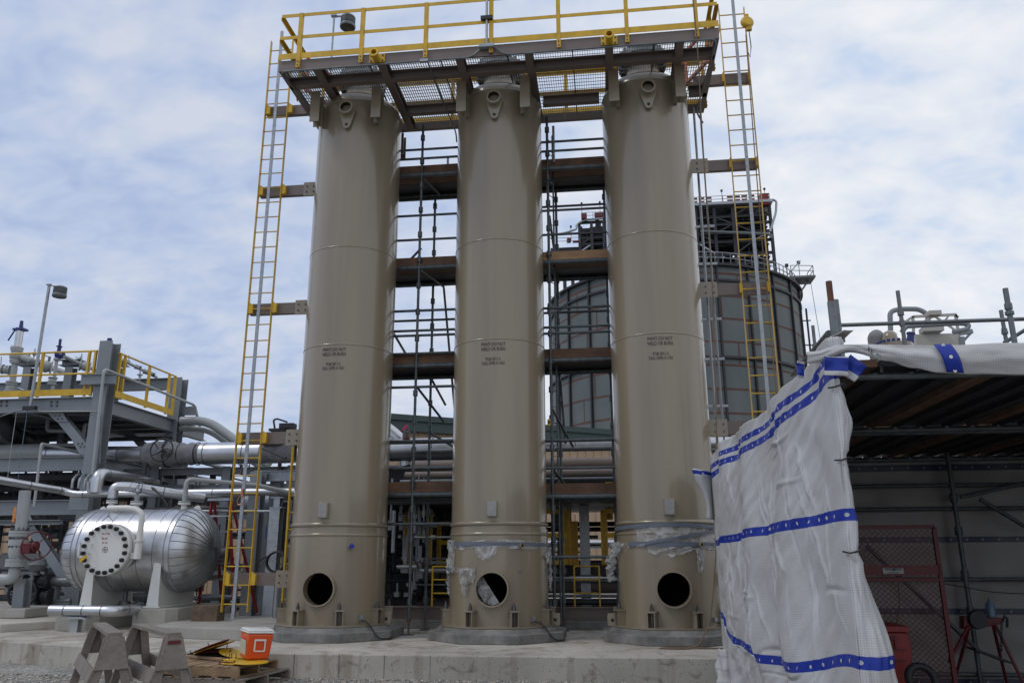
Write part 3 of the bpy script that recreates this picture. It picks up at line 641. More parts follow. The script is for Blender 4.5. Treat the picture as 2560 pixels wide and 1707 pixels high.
# ------------------------------------------------------------ pipe rack at left
RY=4.0; RX=-9.82
rk=thing('pipe_rack',(RX,RY,SZ),'grey steel pipe rack with raised valve deck behind the silver vessel','pipe rack')
def zat(k,x,y,**kw): return at(k,x,y,**kw).z
zc1=zat('A',900,575,Y=RY)
def hcol(x,y,z0,z1,h=.34,w=.32,name='column',m='grey_paint',par=None,up=(0,1,0)):
    b=MB(); b.hb((x,y,z0),(x,y,z1),h,w,up=up); return b.build(name,m,par if par else rk)
hcol(RX,RY,SZ,zc1)
pc2=at('A',1470,870,X=RX); print('col2',pc2)
hcol(RX,pc2.y,SZ,pc2.z)
hcol(RX-6.4,RY,SZ,zc1-.3); hcol(RX-6.4,pc2.y,SZ,pc2.z)
zt=zat('A',400,1033,Y=RY-.1); zb=zat('A',400,1148,Y=RY-.1); H1=zt-zb; print('deck',zt,zb)
def hbm(p,q,h,w=.18,name='beam',m='grey_paint'):
    b=MB(); b.hb(p,q,h,w); return b.build(name,m,rk)
zm=(zt+zb)/2
hbm((-17,RY-.12,zm),(RX-.17,RY-.12,zm),H1)
hbm((RX,RY+.2,zm),(RX,pc2.y+1.6,zm),H1)
for i in range(6): hbm((-17,RY+.8+i*.75,zm+.03),(RX-.12,RY+.8+i*.75,zm+.03),H1*.6,.12)
for x in (-15.5,-13.6,-11.7): hbm((x,RY,zm),(x,pc2.y+1,zm),H1*.8,.14)
b=MB(); b.box(((-17+RX)/2,(RY+pc2.y)/2+.4,zt+.02),(17+RX,pc2.y-RY+.8,.02)); b.build('deck_plate','dull_galvanized',rk)
# short stub beam across the near column
p=at('A',800,880,Y=RY-.2); b=MB(); b.hb((RX-.45,RY-.24,p.z),(RX+.42,RY-.24,p.z),.24,.10); b.build('stub_beam','grey_paint',rk)
# lower beams
z2t=zat('P',700,1065,Y=RY); z2b=zat('P',700,1290,Y=RY); h2=z2t-z2b; z2=(z2t+z2b)/2; print('beam2',z2t,z2b)
hbm((-17,RY,z2),(RX-.17,RY,z2),h2); hbm((RX,RY+.2,z2),(RX,pc2.y+2.6,z2),h2); hbm((-17,pc2.y,z2),(RX,pc2.y,z2),h2)
hbm((RX+.0,RY+3.2,z2-.5),(-3.2,RY+3.2,z2-.5),.5,.2)
z3t=zat('S',400,45,Y=RY); z3b=zat('S',400,205,Y=RY); h3=z3t-z3b; z3=(z3t+z3b)/2
hbm((-17,RY,z3),(RX-.17,RY,z3),h3); hbm((-17,pc2.y,z3),(RX,pc2.y,z3),h3)
hbm((-17,RY-.1,z3-.33),(RX-.5,RY-.1,z3-.33),.1)
# bracing with gusset plates
def brace(p,q,w=.2,m='grey_paint'):
    b=MB(); b.hb(p,q,.16,w,up=(0,1,0)); br=b.build('brace',m,rk)
    for e,s in ((V(p),1),(V(q),-1)):
        d=(V(q)-V(p)).normalized()*s; b=MB(); b.poly([e-d*.25+V((-.22,-.11,0)),e-d*.25+V((.22,-.11,0)),e+d*.2+V((.14,-.11,0)),e+d*.2+V((-.14,-.11,0))],(0,.015,0)); g=b.build('gusset','grey_paint',br)
        b=MB()
        for i in (-.05,.05):
            for j in (0,.1): b.bolt(e+d*(j)+V((i,-.11,0)),(0,-1,0),.02,.02)
        b.build('bolt','bolt_steel',g)
brace(at('P',990,400,Y=RY),at('P',1400,900,Y=RY)); brace(at('S',320,290,Y=RY),at('S',780,980,Y=RY))
brace(at('A',1080,1340,Y=pc2.y),at('A',1200,1430,Y=pc2.y),.14)
def bolts4(k,x,y,dx,dy,Y):
    b=MB()
    for i in (0,1):
        for j in (0,1): b.bolt(at(k,x+i*dx,y+j*dy,Y=Y),(0,-1,0),.026,.03)
    b.build('bolt','bolt_steel',rk)
for x in (18,840): bolts4('P',x,160,90,57,RY-.13)
# high cross beam at the back and its posts
yb=7.2; zb1=zat('A',700,890,Y=yb); zb2=zat('A',700,978,Y=yb)
hbm((-19.5,yb,(zb1+zb2)/2),(at('A',1420,900,Y=yb).x,yb,(zb1+zb2)/2),zb1-zb2,.2)
for x in (245,585,950): 
    q=at('A',x,780,Y=6.6); hcol(q.x,6.6,zt,q.z,.22,.22,'post')
    b=MB(); b.hb((q.x-.3,6.6,q.z+.12),(q.x+.3,6.6,q.z+.12),.16,.3); b.build('pipe_support','dull_galvanized',rk)
# yellow guard rails
def yrail(p,q,name='guard_rail',posts=(),ends=True,mid=.5,h=1.07,toe=True):
    p=V(p);q=V(q); d=(q-p).normalized(); o=V((d.y,-d.x,0))
    for zz in (h,h*mid): b=MB(); b.tube(p+V((0,0,zz)),q+V((0,0,zz)),.024,8); b.build('rail','yellow_paint',rk)
    for t in posts:
        c=p+(q-p)*t; b=MB(); b.bar(c+V((0,0,.0)),c+V((0,0,h)),.06,.05,up=d); b.build('rail_post','yellow_paint',rk)
    if toe: b=MB(); b.bar(p+V((0,0,.09))+o*.03,q+V((0,0,.09))+o*.03,.01,.15); b.build('toe_plate','yellow_paint',rk)
zr=zt+.03
xe=at('A',815,640,Y=RY-.14).x
yrail((-17.5,RY-.14,zr),(RX-.2,RY-.14,zr),posts=[(at('A',x,900,Y=RY-.14).x+17.5)/(RX-.2+17.5) for x in (10-330,320,700)]+[.995])
y0=at('A',945,900,X=RX+.2).y; y1=at('A',1440,900,X=RX+.2).y
yrail((RX+.18,RY+.1,zr),(RX+.18,y1,zr),posts=[.03]+[(at('A',x,900,X=RX+.18).y-RY-.1)/(y1-RY-.1) for x in (1000,1210,1380)]+[.99])
# ------------------------------------------------------------ piping on the rack
def pipe(name,pts,r,m,label,bend=None,bands=0,cat='pipe',n=14,seg=6,par=None,group=None):
    b=MB(); b.path(pts,r,n,bend=bend,seg=seg); o=b.build(name,m,par,**({} if par else dict(label=label,cat=cat,group=group)))
    if bands:
        P=[V(p) for p in pts]; b=MB()
        for a,c in zip(P[:-1],P[1:]):
            L_=(c-a).length; d=(c-a).normalized(); k=bend or 0; t=k+.1
            while t<L_-k: b.tube(a+d*t,a+d*(t+.02),r*1.025,n); t+=bands
        if b.v: 
            BASE.setdefault(o.name,V(o.location)); b.build('band','dull_galvanized' if m=='aluminium' else m,o)
    return o
# big line through the rack with a jacketed valve and handwheel
yv=4.75; zp=zat('Q',1000,425,Y=yv);  print('big pipe z',zp)
xj0=at('Q',20,400,Y=yv).x; xj1=at('Q',850,400,Y=yv).x
pipe('insulated_line',[(-11.6,yv,zp+.05),(xj0,yv,zp)],.20,'aluminium','aluminium clad line entering the jacketed valve from the rack',bands=.9)
pipe('insulated_line',[(xj1,yv,zp),(-3.2,yv,zp),(-.1,yv,zp)],.255,'aluminium','big aluminium clad line running behind the three towers from the jacketed valve',bands=.95)
pipe('insulated_line',[(.0,yv,at('H',1850,1048,Y=yv).z),(6.5,yv+.2,at('H',1850,1048,Y=yv).z)],.135,'aluminium','slimmer aluminium clad line seen between the middle and right towers',bands=.95)
t=thing('jacketed_valve',(xj0,yv,zp-.3),'valve wrapped in a wrinkled grey insulation jacket with a black handwheel','valve')
b=MB(); pr=[]; rows=[]
for i in range(41):
    s=i/40; x=xj0+(xj1-xj0)*s; rr=.245+.065*math.exp(-((s-.28)/.28)**2)+.02*math.sin(s*40)*.6; row=[]
    for j in range(33):
        a=2*PI*j/32; r=rr*(1+.07*noise.noise(V((x*6,math.cos(a)*2.2,math.sin(a)*2.2)))); 
        if s<.04 or s>.97: r=rr*.85
        row.append(V((x,yv+r*math.cos(a),zp+r*math.sin(a))))
    rows.append(row)
b.grid(rows); b.build('jacket','insulation_cloth',t,fix=False)
b=MB()
for s in (.06,.42,.64,.93):
    x=xj0+(xj1-xj0)*s; b.torus((x,yv,zp),(1,0,0),.26+(.05 if s==.42 else 0),.012,32,6)
b.build('strap','dark_steel',t)
hw=at('Q',255,370,Y=yv-.55); 
def wheel(c,ax,R,r,m,par,spk=5,curve=.4,name='handwheel'):
    c=V(c); S,U,D=frame(V(ax)); b=MB(); b.torus(c,ax,R,r,36,8); b.lathe([(0,.03),(R*.16,.03),(R*.16,-.03),(0,-.03)],c,ax,n=12)
    for k in range(spk):
        a=2*PI*k/spk; pts=[]
        for j in range(6):
            q=j/5; aa=a+curve*math.sin(q*PI/2)*1.0; pts.append(c+(S*math.cos(aa)+U*math.sin(aa))*R*q)
        b.path(pts,r*.8,6)
    return b.build(name,m,par)
wheel(hw,(0.05,-1,.1),.26,.017,'black_rubber',t,5,.7)
b=MB(); b.tube((hw.x,yv-.2,hw.z-.02),hw+V((0,-.06,0)),.035,10); b.lathe([(.11,0),(.11,.06),(.05,.12)],(hw.x,yv-.32,hw.z-.02),(0,-1,0),n=16); b.build('stem','dull_galvanized',t)
# grey deck line
pipe('deck_line',[(-17,5.0,zat('P',300,985,Y=5.)),(-10.6,5.0,zat('P',1100,985,Y=5.))],.22,'pale_grey_paint','fat painted grey line lying on the lower beam of the rack')
# line dropping right from the deck (two slanting pipes)
for dy,r,dz in ((0,.12,0),(.25,.075,-.22)):
    P=[at('A',1480,1215+dz*0,Y=7+dy)+V((0,0,dz)),at('A',1700,1215,Y=7+dy)+V((0,0,dz)),at('A',1960,1400,Y=7+dy)+V((0,0,dz)),at('A',2200,1575,Y=7+dy)+V((0,0,dz))]
    pipe('sloping_line',P,r,'pale_grey_paint','thick grey line bending down to the right off the rack' if dy==0 else 'thinner grey line under the thick one bending off the rack',bend=.5)
pipe('steam_line',[at('Q',880,560,Y=7.5),at('Q',1590,750,Y=7.5)],.06,'aluminium','slanting aluminium clad line seen under the big line left of the ladder',bands=.8)
b=MB(); P=[at('Q',240,650,Y=6),at('Q',700,640,Y=6),at('Q',1020,720,Y=6.5),at('Q',1600,860,Y=7)]
rows=[[p+V((0,0,0)) for p in P],[p+V((0,1.3,.02)) for p in P]]; b.poly([P[0],P[1],P[2],P[2]+V((0,1,0)),P[0]+V((0,1,0))],(0,0,.03))
b.build('cable_tray','galvanized',label='flat galvanized cover below the jacketed valve',cat='tray')
pipe('conduit_run',P,.022,'dull_galvanized','thin grey conduit curving below the jacketed valve',bend=.3,cat='conduit')
# grey handrail-like pipe in front of column: from short elbow to far corner
P=[at('A',850,1010,Y=RY-.35)-V((0,0,2.6)),at('A',850,790,Y=RY-.35),at('A',1460,1035,X=RX+.35),at('A',1590,1085,X=RX+.45)]
pipe('vent_line',[P[0],P[1],P[2],P[3],P[3]+V((.15,.2,-.7))],.034,'pale_grey_paint','long grey small-bore line rising beside the rack column then running back past the yellow rail',bend=.12)
P=[at('P',640,1340,Y=3.4)-V((0,0,.7)),at('P',680,840,Y=3.4),at('P',1310,990,Y=4.6)]
pipe('vent_line',P,.032,'pale_grey_paint','grey small-bore line with an elbow in front of the lower rack beam',bend=.05)
P=[at('P',790,360,Y=5),at('P',770,630,Y=5),at('P',1120,640,Y=5)]; pipe('drain_line',P,.05,'grey_paint','grey drain line dropping under the rack deck',bend=.1)
P=[at('P',1350,800,Y=4.6),at('P',1390,520,Y=4.6),at('P',1510,540,Y=5)]; pipe('drain_line',P,.04,'grey_paint','grey drain line with elbow just left of the rack column',bend=.06)
P=[at('P',100,380,Y=4.8),at('P',110,620,Y=4.8),at('P',300,740,Y=5.2),at('P',460,800,Y=6)]; pipe('header_line',P,.2,'dark_steel','wide dark elbow hanging under the deck at far left',bend=.6)
P=[at('P',0,750,Y=5.4),at('P',560,880,Y=6)]; pipe('header_line',P,.1,'grey_paint','grey header under the deck at far left')
# green tell-tale line and hanging cords
for x,lb in ((420,'thin teal cord hanging from the base of the lamp pole'),(245,'thin pale cord hanging from the deck beam at far left')):
    b=MB(); b.path([at('P',x+30,290,Y=RY-.3),at('P',x,500,Y=RY-.3),at('P',x-60,900,Y=RY-.3),at('P',x-120,1400,Y=RY-.3)],.007,5); b.build('cord','bottle_blue' if x==420 else 'pale_grey_paint',label=lb,cat='cord')
# dark congestion behind (cable trays and equipment deep in the rack)
b=MB()
for i in range(5):
    b.box((-13.5,5.2+i*.6,z2t-.35-.2*(i%3)),(6.2,.3,.12))
b.build('cable_tray','dark_steel',label='dark cable trays stacked inside the pipe rack',cat='cable tray')
b=MB(); rn=random.Random(5)
for i in range(60):
    x=rn.uniform(-16,-10.4); y=rn.uniform(5.5,8.5); z=rn.choice([z2t+.3,z3t+.3,z2t+.9,z3t+.7,zb-.35])+rn.uniform(-.2,.2)
    if rn.random()<.6: b.tube((x-.8,y,z),(x+.9,y,z),rn.uniform(.03,.1),8)
    else: b.tube((x,y,z-.5),(x,y,z+.4),rn.uniform(.03,.09),8)
for i in range(430):
    x=rn.uniform(-16,-4.6); y=rn.uniform(5.6,9.5) if x<-9 else rn.uniform(3.9,8); z=rn.uniform(SZ,2.6 if x>-9 else 3.2); r=rn.choice([.02,.03,.05,.08]); 
    d=rn.random()
    if d<.45: b.tube((x-.7,y,z),(x+.7,y,z),r,8)
    elif d<.8: b.tube((x,y,z-.5),(x,y,z+.6),r,8)
    elif d<.9: b.lathe([(0,-.08),(r*2.4,-.08),(r*2.4,.08),(0,.08)],(x,y,z),(1,0,0),n=12)
    else: b.box((x,y,z),(rn.uniform(.15,.5),.3,rn.uniform(.2,.6)))
o=b.build('rack_piping','debris',rk); o['kind']='stuff'
b=MB()
for z in (2.05,2.7,3.1):
    b.box((-7,6.2,z),(7.5,.6,.1)); b.hb((-10.5,5.2,z-.1),(-3.4,5.2,z-.1),.16,.12)
for x in (-9,-7.2,-5.6,-4.4): b.hb((x,5.2,SZ),(x,5.2,3.1),.2,.2,up=(0,1,0))
b.build('cable_tray','grey_paint',label='grey tray racks and posts behind the silver vessel',cat='cable tray')
# lamp on the rack
pb=at('A',245,1110,Y=RY-.35); pt=at('A',400,118,Y=RY-.35)
l2=lamp((pb.x,pb.y,pb.z),pt.z-pb.z,(.30,0,-.03),'round finned light on a pale pole at the left pipe rack',pole_r=.035)
b=MB(); b.box(pb,(.3,.1,.08)); b.build('base_box','dark_steel',l2)
b=MB(); b.path([at('A',0,1180,Y=RY-.35),at('A',120,1140,Y=RY-.35),pb,at('A',330,1140,Y=RY-.35),at('A',800,1137,Y=RY-.3),at('A',830,1180,Y=RY-.3),at('A',815,1560,Y=RY-.3)],.016,6,bend=.1); b.build('conduit_run','dull_galvanized',label='thin conduit along the lower edge of the rack deck beam',cat='conduit')
# ------------------------------------------------------------ valves on the deck
def flange(b,c,ax,r,t=.05): b.lathe([(0,-t/2),(r,-t/2),(r,t/2),(0,t/2)],c,ax,n=20)
def valve(c,ax,r,par,m='pale_grey_paint',L_=.34):
    c=V(c); a=V(ax).normalized(); b=MB(); pr=[(0,-L_/2),(r*1.6,-L_/2),(r*1.6,-L_/2+.05),(r*1.05,-L_/2+.055),(r*1.45,-.03),(r*1.45,.03),(r*1.05,L_/2-.055),(r*1.6,L_/2-.05),(r*1.6,L_/2),(0,L_/2)]
    b.lathe(pr,c,a,n=20); o=b.build('valve_body',m,par)
    b=MB(); S,U,D=frame(a)
    for s in (-1,1):
        for k in range(8):
            e=(S*math.cos(2*PI*k/8)+U*math.sin(2*PI*k/8))*r*1.35; p=c+e*MB.k+a*s*(L_/2-.025)*MB.k; b.tube(p-a*.045*MB.k,p+a*.045*MB.k,.014,6)
    b.build('studs','bolt_steel',o); return o
yd=5.2; MB.k=.56
t=thing('relief_valve',at('W',150,1480,Y=yd),'tall relief valve with blue cap and lever on the rack deck at far left','relief valve')
f=lambda x,y,Y=yd: at('W',x,y,Y=Y)
b=MB(); b.tube(f(262,668),f(228,885),.155,18,.165); b.build('bonnet','aluminium',t)
b=MB(); b.tube(f(285,535),f(270,660),.07,10,.10); b.box(f(268,650),(.30,.2,.05)); b.build('cap','blue_paint',t)
b=MB(); b.path([f(270,628),f(215,625),f(105,790)],.035,6); b.build('lever','blue_paint',t)
b=MB(); flange(b,f(222,895),(.08,0,1),.27,.12); flange(b,f(220,925),(.08,0,1),.25,.1); b.tube(f(220,930),f(210,1000),.22,16,.24); b.lathe([(.24,-.12),(.28,0),(.24,.12),(.15,.22)],f(210,1000),(0,0,-1),n=18); flange(b,f(200,1055),(.08,0,1),.24,.1);flange(b,f(198,1080),(.08,0,1),.22,.08); b.build('body','pale_grey_paint',t)
b=MB(); b.tube(f(195,1080),f(160,1340),.13,14); b.tube(f(200,1150),f(165,1400),.1,8); flange(b,f(150,1335),(0,0,1),.23,.08); flange(b,f(150,1365),(0,0,1),.23,.06); flange(b,f(140,1450),(0,0,1),.26,.08); b.lathe([(.15,-.2),(.22,0),(.15,.2)],f(145,1410),(0,0,1),n=16); b.build('inlet_pipe','pale_grey_paint',t)
b=MB(); b.path([f(150,1375),f(310,1435)],.02,6); b.build('lever','galvanized',t)
pipe('discharge_line',[f(290,1010),f(380,1040),f(560,1110,6.5),f(880,1220,8.5)],.14,'pale_grey_paint','pale grey discharge line with flanged valve leading right from the relief valve')
t=thing('deck_valve',f(600,1120,6),'round flanged valve on the discharge line behind the yellow rail','valve')
valve(f(600,1130,6),(1,.7,-.1),.2,t,L_=.5); b=MB(); b.tube(f(640,1060,6),f(650,1000,6),.06,8); b.tube(f(650,1010,6),f(545,965,6),.025,6); b.build('lever','dull_galvanized',t)
valve(f(330,1025,5.8),(1,.5,-.1),.15,t,L_=.3)
t=thing('vacuum_breaker',f(760,1200),'blue capped relief valve in the middle of the rack deck','relief valve')
b=MB(); b.tube(f(790,772),f(778,860),.06,10); b.tube(f(778,880),f(768,930),.085,10); flange(b,f(775,868),(0,0,1),.13,.03); b.lathe([(.1,.15),(.16,.1),(.17,-.05),(.1,-.18)],f(765,975),(0,0,1),n=16); b.tube(f(765,975),f(825,990),.13,12,.15); b.build('cap','blue_paint',t)
b=MB(); flange(b,f(748,1030),(0,0,1),.15,.05); flange(b,f(745,1045),(0,0,1),.15,.04); b.tube(f(740,1050),f(680,1480),.075,10); b.build('riser','pale_grey_paint',t)
valve(f(685,1320),(0,0,1),.12,t)
pipe('small_line',[f(830,995),f(1060,1100,6.2),f(1300,1200,7.5)],.085,'pale_grey_paint','grey line running right from the blue capped valve')
t=thing('deck_valve',f(1090,1130,6.2),'flanged valve near the end of the yellow rail on the rack deck','valve')
valve(f(1110,1130,6.2),(1,.6,-.1),.15,t,L_=.45); b=MB(); b.tube(f(1060,1110,6.2),f(1070,960,6.2),.025,8); b.tube(f(1030,1030,6.2),f(985,1000,6.2),.02,6);b.lathe([(.05,-.08),(.08,0),(.05,.08)],f(1055,1020,6.2),(0,0,1),n=12); b.build('sample_valve','pale_grey_paint',t)
b=MB(); b.tube(f(1215,1210,6.2),f(1200,1430,6.2),.07,10); flange(b,f(1208,1275,6.2),(0,0,1),.15,.04); flange(b,f(1206,1300,6.2),(0,0,1),.15,.04); b.build('riser','pale_grey_paint',t)
t=thing('deck_valve',f(70,1180),'flanged valve cut by the left picture edge on the rack deck','valve')
valve(f(80,1170),(1,.3,-.1),.14,t); b=MB(); b.tube(f(0,1150),f(60,1165),.08,10); b.tube(f(10,1120),f(18,1000),.02,6); b.build('line','pale_grey_paint',t)
b=MB(); b.tube(f(460,900,6),f(440,1020,6),.03,8); b.lathe([(.05,-.08),(.09,0),(.05,.08)],f(450,970,6),(0,0,1),n=12); b.build('gauge_valve','pale_grey_paint',label='small sample valve sticking up just left of the lamp pole',cat='valve')
MB.k=1; b=MB(); b.tube(f(1432,765,RY),f(1432,812,RY),.055,10); b.build('post_cap','blue_paint',label='blue rod end on top of the tall rack column',cat='rod')
g=lambda x,y,Y: at('Z',x,y,Y=Y); MB.k=.5
pipe('small_line',[g(300,510,5.5),g(420,560,6),g(560,630,6.6),g(790,745,8)],.075,'pale_grey_paint','grey line seen through the yellow railing right of the rack column')
t=thing('deck_valve',g(575,700,6.6),'small branch valve hanging below the line right of the rack column','valve')
valve(g(550,620,6.6),(1,.9,-.3),.08,t,'dull_galvanized',.3); b=MB(); b.tube(g(580,640,6.6),g(570,790,6.6),.035,8); flange(b,g(575,715,6.6),(0,0,1),.15,.04); flange(b,g(573,740,6.6),(0,0,1),.09,.03); b.tube(g(430,540,6),g(430,460,6),.025,6); b.build('branch','pale_grey_paint',t)
valve(g(660,680,7.2),(1,.9,-.3),.09,t,'dull_galvanized',.3); valve(g(735,710,7.6),(1,.9,-.3),.08,t,'dull_galvanized',.25)
MB.k=1
b=MB(); q=g(1220,1180,7.2); b.poly([g(1130,1135,7.2),g(1300,1120,7.2),g(1315,1240,7.2),g(1130,1240,7.2)],(0,.05,0)); b.build('support_plate','grey_paint',label='grey end plate beyond the second rack column',cat='plate')
# ------------------------------------------------------------ silver horizontal vessel
vx0,vx1,vy,vz,vr=-7.78,-5.93,1.4,1.15,.735
t=thing('horizontal_vessel',((vx0+vx1)/2,vy,.2),'silver aluminium clad horizontal vessel on white saddles with a white bolted cover','vessel')
b=MB(); b.lathe([(vr,0),(vr,vx1-vx0)],(vx0,vy,vz),(1,0,0),n=64); b.build('shell_cladding','aluminium',t)
for s,x in ((1,vx1),(-1,vx0)):
    b=MB(); pr=[(vr,0)]
    for k in range(1,13):
        a=k/12*PI/2; pr.append((vr*math.cos(a),.47*math.sin(a)))
    b.lathe(pr,(x,vy,vz),(s,0,0),n=64); hd=b.build('head_cladding','aluminium',t)
    b=MB()
    for k in range(32):
        a=2*PI*k/32; pts=[V((x+s*(.475*math.sin(j/8*PI/2*.97)),vy+(vr+.003)*math.cos(j/8*PI/2*.97)*math.cos(a),vz+(vr+.003)*math.cos(j/8*PI/2*.97)*math.sin(a))) for j in range(9)]
        b.path(pts,.0065,5)
    b.build('head_seams','dull_galvanized',hd)
    b=MB(); b.lathe([(0,.475),(.09,.465),(.10,.45)],(x,vy,vz),(s,0,0),n=24)
    b.build('centre_cap','galvanized',hd)
    if s>0:
        b=MB(); P=[]
        for k in range(10):
            r=.085 if k%2==0 else .032; a=PI/2+2*PI*k/10; P.append(V((x+.476,vy+r*math.cos(a),vz+r*math.sin(a))))
        b.poly(P,(.008,0,0)); b.build('star','aluminium',hd)
    b=MB(); 
    for dx in (.0,-s*.10): b.torus((x+dx,vy,vz),(1,0,0),vr+.004,.008,64,6)
    b.build('band','galvanized',t)
b=MB()
for i in range(1,6): b.torus((vx0+(vx1-vx0)*i/6,vy,vz),(1,0,0),vr+.0,.005,64,6)
b.build('shell_seam','dull_galvanized',t)
# bolted cover
mc=V((at('B',715,650,Y=.38).x,.38,vz)); b=MB()
b.lathe([(0,0),(.43,0),(.44,-.01),(.44,-.10),(.0,-.10)],mc,(0,-1,0),n=56); cv=b.build('cover','white_paint',t)
b=MB(); b.lathe([(.44,-.115),(.44,-.22),(.34,-.23),(.34,-.62)],mc,(0,-1,0),n=56); b.build('neck_flange','white_paint',t)
for k in range(20):
    a=2*PI*(k+.5)/20; c=mc+V((.388*math.cos(a),-.0,.388*math.sin(a))); b=MB(); b.tube(c,c+V((0,-.05,0)),.036,10); b.tube(c+V((0,-.05,0)),c+V((0,-.075,0)),.028,10,.02); b.build('bolt_cap','black_rubber',cv)
b=MB(); text_mb(b,"10-17-20",.05,lambda x,y:mc+V((x-.02,-.003,.25+y)),.8); text_mb(b,"M-100",.05,lambda x,y:mc+V((x-.03,-.003,.17+y)),.8); text_mb(b,"301 740",.04,lambda x,y:mc+V((x-.02,-.003,.10+y)),.8); b.build('red_marker_writing','red_ink',cv,smooth=False,fix=False)
b=MB(); 
for k in range(4): 
    a=k*PI/2; 
    pts=[mc+V((.045*math.cos(a+PI/4*(j/4-.5)*1.7),-.004,.045*math.sin(a+PI/4*(j/4-.5)*1.7))) for j in range(5)]; b.path(pts,.004,4)
b.bar(mc+V((-.03,-.004,0)),mc+V((.03,-.004,0)),.006,.006); b.bar(mc+V((0,-.004,-.03)),mc+V((0,-.004,.03)),.006,.006); b.build('cross_mark','stencil_black',cv)
b=MB(); h0=mc+V((-.24,-.01,.10)); b.path([h0,h0+V((0,-.05,0)),h0+V((-.02,-.06,-.16)),h0+V((-.02,0,-.17))],.011,8,bend=.03); b.build('handle','white_paint',cv)
b=MB(); b.poly([mc+V((-.40,-.085,-.16)),mc+V((-.28,-.085,-.09)),mc+V((-.25,-.085,-.12)),mc+V((-.37,-.085,-.22))],(0,-.004,0)); b.build('yellow_tag','yellow_paint',cv)
# davit arm
P=[mc+V((0,-.02,.68)),mc+V((.42,-.02,.68)),mc+V((.62,-.02,.52)),mc+V((.62,-.02,.12))]
b=MB(); b.path([mc+V((-.04,-.0,.70)),mc+V((.40,.0,.70)),mc+V((.60,.02,.62)),mc+V((.60,.02,-.12))],.05,14,bend=.2,seg=8); dv=b.build('davit_arm','white_paint',t)
b=MB(); b.tube(mc+V((.60,.02,.15)),mc+V((.60,.02,-.16)),.06,12); b.tube(mc+V((.60,.02,.13)),mc+V((.60,.02,.16)),.08,12); b.bar(mc+V((.60,.05,-.1)),mc+V((.47,.10,-.1)),.1,.1); b.build('davit_socket','white_paint',dv)
b=MB(); b.path([mc+V((0,-.02,.68)),mc+V((0,-.02,.58))],.01,6); b.path([mc+V((-.10,-.03,.48)),mc+V((0,-.03,.57)),mc+V((.10,-.03,.48))],.008,6); b.torus(mc+V((0,-.02,.57)),(0,1,0),.02,.008,12,6); b.build('eye_bolt','galvanized',dv)
b=MB(); c=mc+V((-.52,.06,0)); b.bar(c+V((0,0,-.12)),c+V((0,0,.12)),.03,.03); b.bar(c+V((0,0,-.12)),c+V((.08,0,-.12)),.03,.03); b.bar(c+V((0,0,.12)),c+V((.08,0,.12)),.03,.03); b.build('hinge_bracket','white_paint',t)
# nozzles along the top
def top_nozzle(x,y,zn,r,kind):
    z0=vz+math.sqrt(max(0,vr*vr-(y-vy)**2))-.02; b=MB(); b.tube((x,y,z0),(x,y,zn),r,14); flange(b,V((x,y,zn+.02)),(0,0,1),r*2,.03); nz=b.build('nozzle','white_paint',t)
    b=MB(); flange(b,V((x,y,zn+.056)),(0,0,1),r*2,.03); b.tube((x,y,zn+.06),(x,y,zn+.16),r*.8,12); b.build('mating_flange','pale_grey_paint',nz); return V((x,y,zn+.1))
n1=top_nozzle(at('B',1252,355,Y=1.4).x,1.4,zat('B',1252,358,Y=1.4),.055,0)
n2=top_nozzle(at('B',928,350,Y=1.4).x,1.4,zat('B',928,358,Y=1.4),.055,0)
n3=top_nozzle(at('B',760,350,Y=1.3).x,1.3,zat('B',760,350,Y=1.3),.05,0)
for x,y in ((vx0+.02,0),(vx1+.05,0)):
    b=MB(); c=V((x,vy,vz+vr-.03)); b.poly([c+V((-.07,0,0)),c+V((.12,0,-.08)),c+V((.06,0,.07)),c+V((.02,0,.10)),c+V((-.04,0,.07))],(0,.02,0)); b.build('lifting_lug','white_paint',t)
pipe('branch_line',[n1,n1+V((0,0,.38)),n1+V((1.1,.7,.30)),n1+V((2.0,1.3,.10))],.045,'pale_grey_paint','grey line rising from the right top nozzle of the silver vessel',bend=.12)
b=MB(); b.tube(n2,n2+V((0,0,.3)),.015,8); b.lathe([(.03,-.05),(.05,0),(.03,.05)],n2+V((0,0,.15)),(0,0,1),n=12); b.torus(n2+V((0,-.05,.2)),(.3,-1,.2),.14,.004,24,5); b.torus(n2+V((.03,-.05,.15)),(-.3,-1,.2),.12,.004,24,5); b.build('instrument_tap','galvanized',label='small instrument tap with coiled wire on the middle nozzle of the silver vessel',cat='instrument')
pipe('insulated_branch',[n3,n3+V((0,0,.22)),n3+V((.25,.1,.22)),n3+V((1.35,.9,.05))],.09,'aluminium','silver clad branch leaving the left top nozzle of the vessel',bend=.1,bands=.4)
b=MB(); q0=at('B',930,235,Y=1.6); b.path([q0,q0+V((.3,0,.0)),at('B',1090,290,Y=1.4),at('B',1130,350,Y=1.4),at('B',1150,395,Y=1.4)],.022,8,bend=.15); b.build('hose','black_rubber',label='black hose arching onto the top of the silver vessel',cat='hose')
# saddles
for x0 in (at('B',603,900,Y=.72).x,at('B',1055,900,Y=.72).x):
    b=MB(); x=x0; b.poly([(x-.115,.70,.205),(x+.10,.70,.205),(x+.075,.70,.90),(x-.05,.70,.96)],(0,.02,0)); b.build('saddle_face','white_paint',t)
    b=MB(); arc=[]
    for k in range(13):
        y=.72+1.36*k/12; arc.append((x,y,vz-math.sqrt(max(0.0,vr*vr-(y-vy)**2))+.01))
    b.poly([(x,.72,.205)]+[(a[0],a[1],min(a[2],.93)) for a in arc]+[(x,2.08,.205)],(.02,0,0)); b.build('saddle_web','white_paint',t)
    b=MB(); b.mm((x-.14,.64,.18),(x+.16,2.12,.204)); b.build('saddle_foot','white_paint',t)
